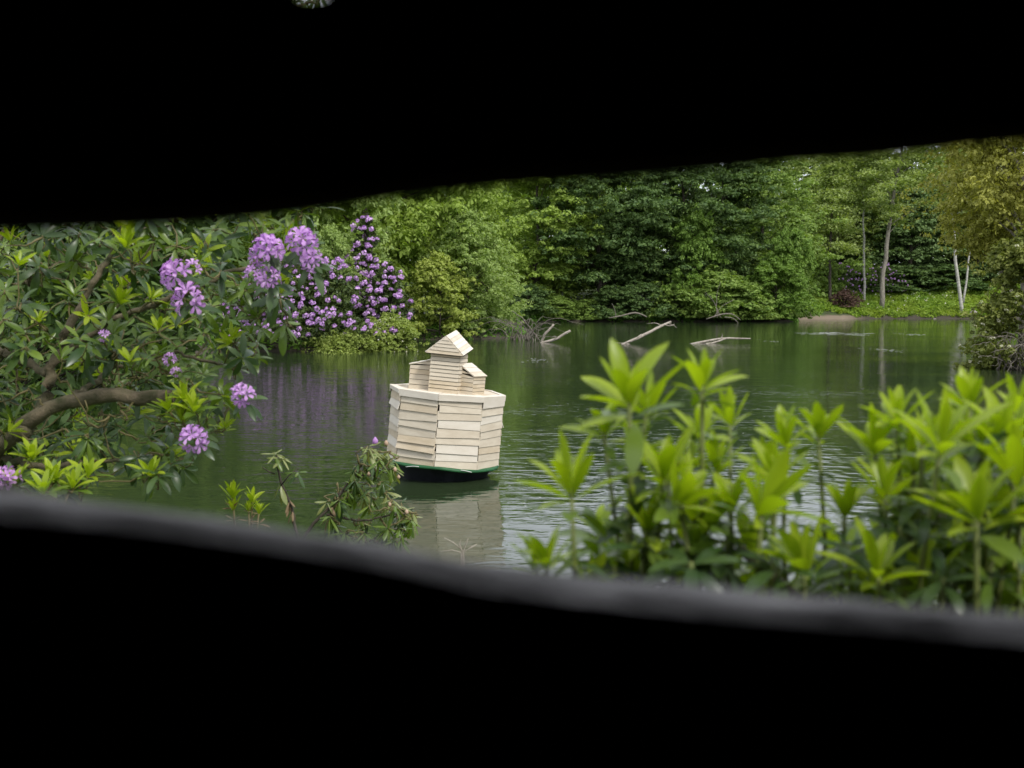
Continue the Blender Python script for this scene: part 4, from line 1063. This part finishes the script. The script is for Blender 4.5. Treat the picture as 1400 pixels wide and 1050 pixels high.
def near_bush(name, label, tips, fills, root_xyz, seed, broad=(), cat='rhododendron'):
    K = .8; tips = [(a, b_, c, d_ * K) for a, b_, c, d_ in tips]; fills = [(a, b_, c, d_ * K) for a, b_, c, d_ in fills]; broad = [(a, b_, c, d_ * K) for a, b_, c, d_ in broad]
    rg = np.random.default_rng(seed); root = np.array(root_xyz, float); root[:2] *= K; root[2] = float(gh(root[0], root[1])) - .03
    e = empty(name, root, label, cat); lv = []; smb = []
    for x, y, lp, d in tips:
        p = P(x, y, d); Ln = lp / F * d * 1.04
        ax = unit([rg.normal(-.05, .22), rg.normal(-.05, .2), 1])
        whorl(p, ax, 10, Ln * 1.15, 'up', 'l_new', rg, 5, 58, lv)
        whorl(p - ax * Ln * .22, ax, 5, Ln * .95, 'out', ['l_new', 'l_mid'], rg, 55, 95, lv); whorl(p - ax * Ln * .95, ax, 4, Ln * .8, 'out', ['l_mid', 'l_old'], rg, 60, 110, lv)
        smb.append(p)
    for x, y, lp, d in fills:
        p = P(x, y, d); Ln = lp / F * d * 1.12
        ax = unit([rg.normal(0, .35), rg.normal(-.1, .3), 1]); q = rg.random(); Ln *= 1.12
        if q < .66: whorl(p, ax, 8, Ln, 'up', ['l_new', 'l_new', 'l_mid'], rg, 10, 70, lv)
        elif q < .88: whorl(p, ax, 8, Ln, 'out', 'l_mid', rg, 50, 100, lv)
        else: whorl(p, ax, 8, Ln * 1.15, 'out', 'l_old', rg, 60, 110, lv)
        smb.append(p)
    for x, y, lp, d in broad:
        p = P(x, y, d); whorl(p, unit([rg.normal(0, .2), -.35, 1]), 8, lp / F * d, 'out', 'l_old', rg, 62, 96, lv); smb.append(p)
    for t_ in smb:
        b_ = root + [rg.normal(0, .38), rg.normal(0, .12), 0.02]; b_[0] = b_[0] * .5 + t_[0] * .5
        m1 = np.array([t_[0] * .8 + b_[0] * .2, t_[1] * .9 + b_[1] * .1, b_[2] + (t_[2] - b_[2]) * .6])
        mb = MB(); mb.tube(rough_path([b_, m1, t_], 9, .006, int(rg.integers(1e6))) - root, [.0065, .0045, .0032], 6); mb.build('stem', M['stem_green'], e, True)
    emit_leaves(e, root, lv)
    return e, root, rg
rg = np.random.default_rng(3)
tipsA = [(860, 545, 95, 1.9), (781, 668, 92, 1.85), (960, 524, 66, 2.0), (825, 590, 56, 2.0), (908, 650, 82, 1.9), (930, 682, 78, 1.85), (958, 596, 52, 2.1), (998, 575, 48, 2.2), (748, 768, 60, 1.85), (732, 772, 44, 1.9), (980, 640, 60, 2.05), (1000, 690, 66, 1.95), (885, 720, 70, 1.9), (885, 560, 60, 2.05), (870, 615, 60, 2.1)]
fillA = [(rg.uniform(800, 1010), rg.uniform(700, 840), rg.uniform(55, 85), rg.uniform(1.85, 2.3)) for _ in range(24)] + [(rg.uniform(860, 1010), rg.uniform(620, 700), rg.uniform(45, 65), rg.uniform(2.0, 2.3)) for _ in range(6)]
near_bush('rhododendron', 'blurred bright green rhododendron shoots rising right of the duck house', tipsA, fillA, (.3, 2.0, 1), 5, ((945, 768, 95, 1.8), (880, 700, 75, 1.95), (840, 775, 70, 1.9)))
tipsB = [(1119, 592, 52, 2.1), (1195, 610, 66, 2.05), (1287, 604, 95, 1.8), (1043, 690, 92, 1.85), (1210, 675, 70, 1.95), (1375, 590, 75, 1.9), (1392, 650, 96, 1.8), (1335, 700, 100, 1.75), (1318, 590, 60, 2.0), (1050, 640, 60, 2.1), (1395, 560, 60, 2.1), (1075, 604, 58, 2.1), (1062, 652, 66, 2.0), (1228, 572, 56, 2.05), (1262, 600, 66, 2.0), (1325, 552, 60, 2.0), (1345, 612, 80, 1.9), (1155, 700, 62, 2.0), (1100, 770, 80, 1.8), (1200, 780, 80, 1.8), (1250, 640, 60, 2.05), (1365, 720, 80, 1.85), (1400, 610, 60, 2.0)]
fillB = [(rg.uniform(1010, 1430), rg.uniform(738, 870), rg.uniform(66, 100), rg.uniform(1.8, 2.3)) for _ in range(44)] + [(rg.uniform(1240, 1440), rg.uniform(610, 740), rg.uniform(55, 75), rg.uniform(1.95, 2.35)) for _ in range(20)]
e, root, rg2 = near_bush('rhododendron', 'dense blurred bright green rhododendron filling the lower right corner', tipsB, fillB, (.82, 2.0, 1), 6, ((1065, 775, 90, 1.8), (1160, 745, 80, 1.9), (1230, 720, 80, 1.9), (1340, 610, 95, 1.85), (1395, 700, 95, 1.8), (1290, 790, 90, 1.8)))
for x, y in ((1258, 706), (1290, 698)):
    truss(e, root, P(x, y, 1.72), unit([0, -.7, .6]), .012, rg2, n=6)
mb = MB(); mb.tube(rough_path([P(1000, 742, 1.65), P(1035, 768, 1.63), P(1070, 800, 1.6), P(1100, 830, 1.6)], 10, .002, 1) - root, [.007, .009, .01], 8); mb.build('dead_twig', M['bark'], e, True)

# small plants on the near bank, in front of the water
def small_plants():
    rg = np.random.default_rng(19)
    # bright upright sprig
    root = P(335, 760, 6.2); root[2] = float(gh(root[0], 6.2)) - .02
    e = empty('rhododendron_sprig', root, 'upright sprig of bright yellow-green shoots at the left of the drooping twig', 'sprig'); lv = []
    for x, y, L_ in ((318, 678, 26), (319, 695, 22), (345, 684, 22), (340, 697, 18), (354, 700, 18)):
        p = P(x, y, 6.2); whorl(p, [0, 0, 1], 9, L_ * 1.25 / F * 6.2, 'up', 'l_new', rg, 5, 42, lv)
        whorl(p - [0, 0, .06], [0, 0, 1], 4, .07, 'droop', 'l_brown', rg, 40, 80, lv)
        mb = MB(); mb.tube(rough_path([root, root * .3 + p * .7, p], 8, .006, x) - root, [.011, .008, .005], 6); mb.build('stem', M['stem'], e, True)
    emit_leaves(e, root, lv)
    # withered twig
    root = P(410, 770, 6.4); root[2] = float(gh(root[0], 6.4)) - .02
    e = empty('rhododendron_sprig', root, 'thin half-withered twig with hanging leaves left of the drooping branch', 'sprig'); lv = []
    main = [root, P(408, 722, 6.4), P(398, 690, 6.4), P(383, 662, 6.4), P(378, 640, 6.4), P(378, 622, 6.4)]
    mb = MB(); mb.tube(rough_path(main, 16, .004, 2) - root, [.008, .010, .011, .008, .006], 6); mb.build('stem', M['bark'], e, True)
    for q in ([P(384, 664, 6.4), P(395, 650, 6.4), P(408, 640, 6.4)], [P(376, 648, 6.4), P(368, 645, 6.4), P(359, 639, 6.4)]):
        mb = MB(); mb.tube(np.array(q) - root, [.005, .003], 5); mb.build('side_twig', M['bark'], e, True)
    whorl(P(376, 620, 6.4), [0, -.1, 1], 9, .115, 'droop', ['l_dull', 'l_dull', 'l_mid'], rg, 60, 135, lv)
    whorl(P(386, 625, 6.4), [.3, 0, 1], 6, .10, 'droop', 'l_dull', rg, 60, 130, lv)
    whorl(P(408, 645, 6.4), [.3, 0, 1], 7, .11, 'droop', ['l_mid', 'l_old'], rg, 70, 150, lv)
    whorl(P(384, 662, 6.4), [0, 0, 1], 3, .14, 'droop', 'l_dull', rg, 130, 165, lv)
    whorl(P(396, 684, 6.4), [0, 0, 1], 5, .09, 'droop', 'l_brown', rg, 120, 165, lv)
    whorl(P(400, 698, 6.4), [0, 0, 1], 4, .09, 'droop', 'l_brown', rg, 120, 165, lv)
    emit_leaves(e, root, lv)
    # drooping branch before the duck house
    root = P(380, 800, 6.6); root[2] = float(gh(root[0], 6.6)) - .02
    e = empty('rhododendron_branch', root, 'drooping rhododendron branch with hanging olive leaves before the duck house hull', 'branch'); lv = []
    D = 6.6
    nodes = []
    for p, r_ in (([root, P(415, 722, D), P(440, 708, D), P(458, 690, D), P(470, 668, D), P(490, 645, D), P(508, 612, D)], [.014, .012, .011, .010, .008, .006]),
                  ([P(447, 703, D), P(470, 708, D), P(495, 712, D), P(530, 705, D), P(558, 700, D)], [.010, .008, .006, .004]),
                  ([P(452, 697, D), P(458, 680, D), P(466, 672, D)], [.008, .006]),
                  ([P(485, 650, D), P(505, 650, D), P(525, 640, D), P(537, 640, D)], [.006, .004]),
                  ([P(500, 742, D), P(515, 735, D), P(530, 725, D), P(545, 722, D)], [.006, .004])):
        q = rough_path(np.array(p), 18, .004, 5); mb = MB(); mb.tube(q - root, r_, 6); mb.build('stem', M['bark'], e, True); nodes += list(q)
    tips = []
    poly = [(495, 615), (520, 605), (540, 625), (543, 655), (535, 670), (555, 690), (575, 710), (560, 740), (520, 748), (480, 742), (445, 735), (440, 700), (470, 665), (490, 640)]
    for i in range(72):
        x, y = poly_sample(poly, rg); p = P(x, y - 6, D + rg.uniform(-.2, .25)); tips.append(p)
        whorl(p, unit([rg.normal(0, .3), rg.normal(-.1, .2), 1]), int(rg.integers(5, 9)), rg.uniform(.10, .135), 'droop', ['l_dull', 'l_mid', 'l_mid', 'l_old'][rg.integers(0, 4)], rg, 75, 158, lv)
    for x, y in ((452, 690), (456, 700), (460, 684), (448, 708)):
        whorl(P(x, y, D), [0, 0, 1], 4, .09, 'droop', 'l_brown', rg, 120, 168, lv)
    mb = MB(); stems_to(mb, np.array(tips), nodes, rg, .004, .01); ob = mb.build('twigs', M['stem'], e, True); ob.location = -root; ob['kind'] = 'stuff'
    for x, y, r_ in ((513, 603, .018), (528, 606, .014), (540, 642, .012), (504, 648, .01), (545, 652, .01), (533, 690, .011), (556, 700, .012)):
        p = P(x, y, D - .12) - root; mb = MB(); mb.tube([p - [0, 0, r_ * 1.3], p - [0, 0, r_ * .5], p + [0, 0, r_ * .4], p + [0, 0, r_ * 1.4]], [r_ * .3, r_, r_ * .9, r_ * .15], 8); mb.build('bud', M['bud'] if r_ < .017 else M['petal'], e, True)
    emit_leaves(e, root, lv)
    # dry twigs
    root = P(640, 790, 5.0); root[2] = float(gh(root[0], 5.0))
    e = empty('dry_stalk', root, 'small tuft of dry brown stalks just above the lower board', 'stalks')
    for i, p in enumerate(([P(632, 752, 5), P(620, 742, 5), P(607, 735, 5)], [P(630, 755, 5), P(618, 752, 5), P(602, 754, 5)], [P(634, 752, 5), P(638, 742, 5), P(640, 736, 5)], [P(634, 754, 5), P(645, 748, 5), P(652, 744, 5)], [P(633, 756, 5), P(628, 744, 5), P(630, 738, 5)])):
        mb = MB(); mb.tube(np.array([root] + p) - root, [.004, .004, .003, .0015], 5); mb.build('stalk', M['dead_wood'], e, True)
small_plants()

# ------------------------------------------------------------------ the hide the view is taken from
def hide():
    YN, YF = .45, .50
    e = empty('bird_hide', (0, -.4, 1.2), 'dark timber hide whose rough waney-edged boards frame the view', 'hide')
    root = np.array([0, -.4, 1.2])
    rg = np.random.default_rng(88)
    def noise_line(x, seed, a):
        r_ = np.random.default_rng(seed); s_ = 0
        for k in range(1, 7): s_ = s_ + r_.normal() / k * np.sin(x * (3.1 * k * 2.4) + r_.uniform(0, 6))
        return a * s_
    X_ = np.concatenate([np.linspace(-1.9, -.36, 60)[:-1], np.linspace(-.36, .36, 220), np.linspace(.36, 1.9, 60)[1:]])
    def edge_z(pts, y, jitter, seed):
        xs = []; zs = []
        for px, py in pts:
            p = P(px, py, y); xs.append(p[0]); zs.append(p[2])
        z = np.interp(X_, xs, zs)
        z = np.convolve(np.pad(z, 5, 'edge'), np.ones(11) / 11, 'valid')
        # beyond the frame the board goes on level
        return z + noise_line(X_, seed, jitter)
    NEAR_LO = [(-200, 680), (0, 690), (200, 710), (400, 739), (560, 764), (620, 784), (700, 794), (870, 814), (1000, 829), (1200, 846), (1400, 862), (1600, 875)]
    def board(name, zb_n, zb_f, zt_n, zt_f, y0, y1, mat_edge_top=True):
        """plank running along x: profile rows at each x"""
        mb = MB(); n = len(X_); rows = []
        ym = (y0 + y1) / 2
        bev = .006
        prof = [(y0, zb_n + bev), (y0 + bev, zb_n), (y1 - bev, zb_f), (y1, zb_f + bev), (y1, zt_f - bev), (y1 - bev * 1.2, zt_f - .001), (ym, (zt_n + zt_f) / 2 + .0025), (y0 + bev * 1.2, zt_n - .0005), (y0, zt_n - bev)]
        m = len(prof); V = np.zeros((n, m, 3))
        for j, (yy, zz_) in enumerate(prof):
            V[:, j, 0] = X_; V[:, j, 1] = yy + noise_line(X_ + j, 200 + j, .0006); V[:, j, 2] = zz_ + (noise_line(X_ * 4 + j, 300 + j, .0007) if j in (5, 6, 7) else 0)
        V = V.reshape(-1, 3) - root
        f = [[i * m + j, i * m + (j + 1) % m, (i + 1) * m + (j + 1) % m, (i + 1) * m + j] for i in range(n - 1) for j in range(m)]
        mb.add(V, f); mb.f.append(np.array([list(range(m))[::-1]])); mb.f.append(np.array([[(n - 1) * m + q for q in range(m)]]))
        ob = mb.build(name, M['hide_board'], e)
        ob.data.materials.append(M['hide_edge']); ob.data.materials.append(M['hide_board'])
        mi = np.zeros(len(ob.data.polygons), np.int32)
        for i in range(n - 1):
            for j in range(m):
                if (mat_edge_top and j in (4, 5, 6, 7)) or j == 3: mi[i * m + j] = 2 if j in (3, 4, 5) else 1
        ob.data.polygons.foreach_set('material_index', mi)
        bv = None
        return ob
    o1 = np.ones_like(X_)
    # lower board (top waney edge catches light, front half coloured paler) and the ones below it
    zf = edge_z(LO_EDGE, YF, .0006, 1); zn = edge_z(NEAR_LO, YN, .0006, 2)
    board('front_board', o1 * 2.17, o1 * 2.17, zn, zf, YN, YF)
    for k in range(3): board('front_board', o1 * (1.17 + .335 * k - .004), o1 * (1.17 + .335 * k - .004), o1 * (1.17 + .335 * (k + 1) - .007), o1 * (1.17 + .335 * (k + 1) - .007), YN + .003 * k, YF + .003 * k, False)
    # upper board: waney lower edge, small notch at its top
    UP_F = [(x, y) for x, y in UP_EDGE]
    zu_n = edge_z(UP_F, YN, .0006, 3); zu_f = zu_n + .004
    ztop = o1 * P(700, -45, YN)[2]
    xn = P(424, 0, YN)[0]; notch = np.exp(-((X_ - xn) / .0105) ** 4) * .0105 + np.exp(-((X_ - xn + .014) / .006) ** 2) * .003
    board('front_board', zu_n, zu_f, ztop - notch, ztop - notch, YN, YF, False)
    zt2 = ztop[0] + .0005
    board('front_board', o1 * zt2, o1 * zt2, o1 * (zt2 + .24), o1 * (zt2 + .24), YN + .002, YF + .002, False)
    board('front_board', o1 * (zt2 + .242), o1 * (zt2 + .242), o1 * (zt2 + .50), o1 * (zt2 + .50), YN, YF, False)
    ztp = zt2 + .5
    # posts, side, back, roof, floor
    def bx(name, c, s_):
        mb = MB(); mb.box(np.array(c) - root, s_, jit=.001); return mb.build(name, M['hide_board'], e)
    for x in (-1.85, 1.85): bx('post', (x, .40, 2.02), (.09, .09, 1.75))
    nb = 7; hb = (ztp - 1.15) / nb
    for i in range(nb):
        z = 1.15 + hb * (i + .5)
        for x in (-1.92, 1.92): bx('side_board', (x, -.55, z), (.04, 2.12, hb + .012))
        bx('back_board', (0, -1.62, z), (3.86, .04, hb + .012))
    for i in range(10):
        bx('roof_board', (0, -1.62 + .222 * i + .06, ztp + .03 + .004 * (i % 2)), (4.1, .236, .03))
        if i < 9: bx('floor_board', (0, -1.55 + .235 * i + .06, 1.13 + .003 * (i % 2)), (3.9, .25, .03))
hide()
bpy.context.view_layer.update()
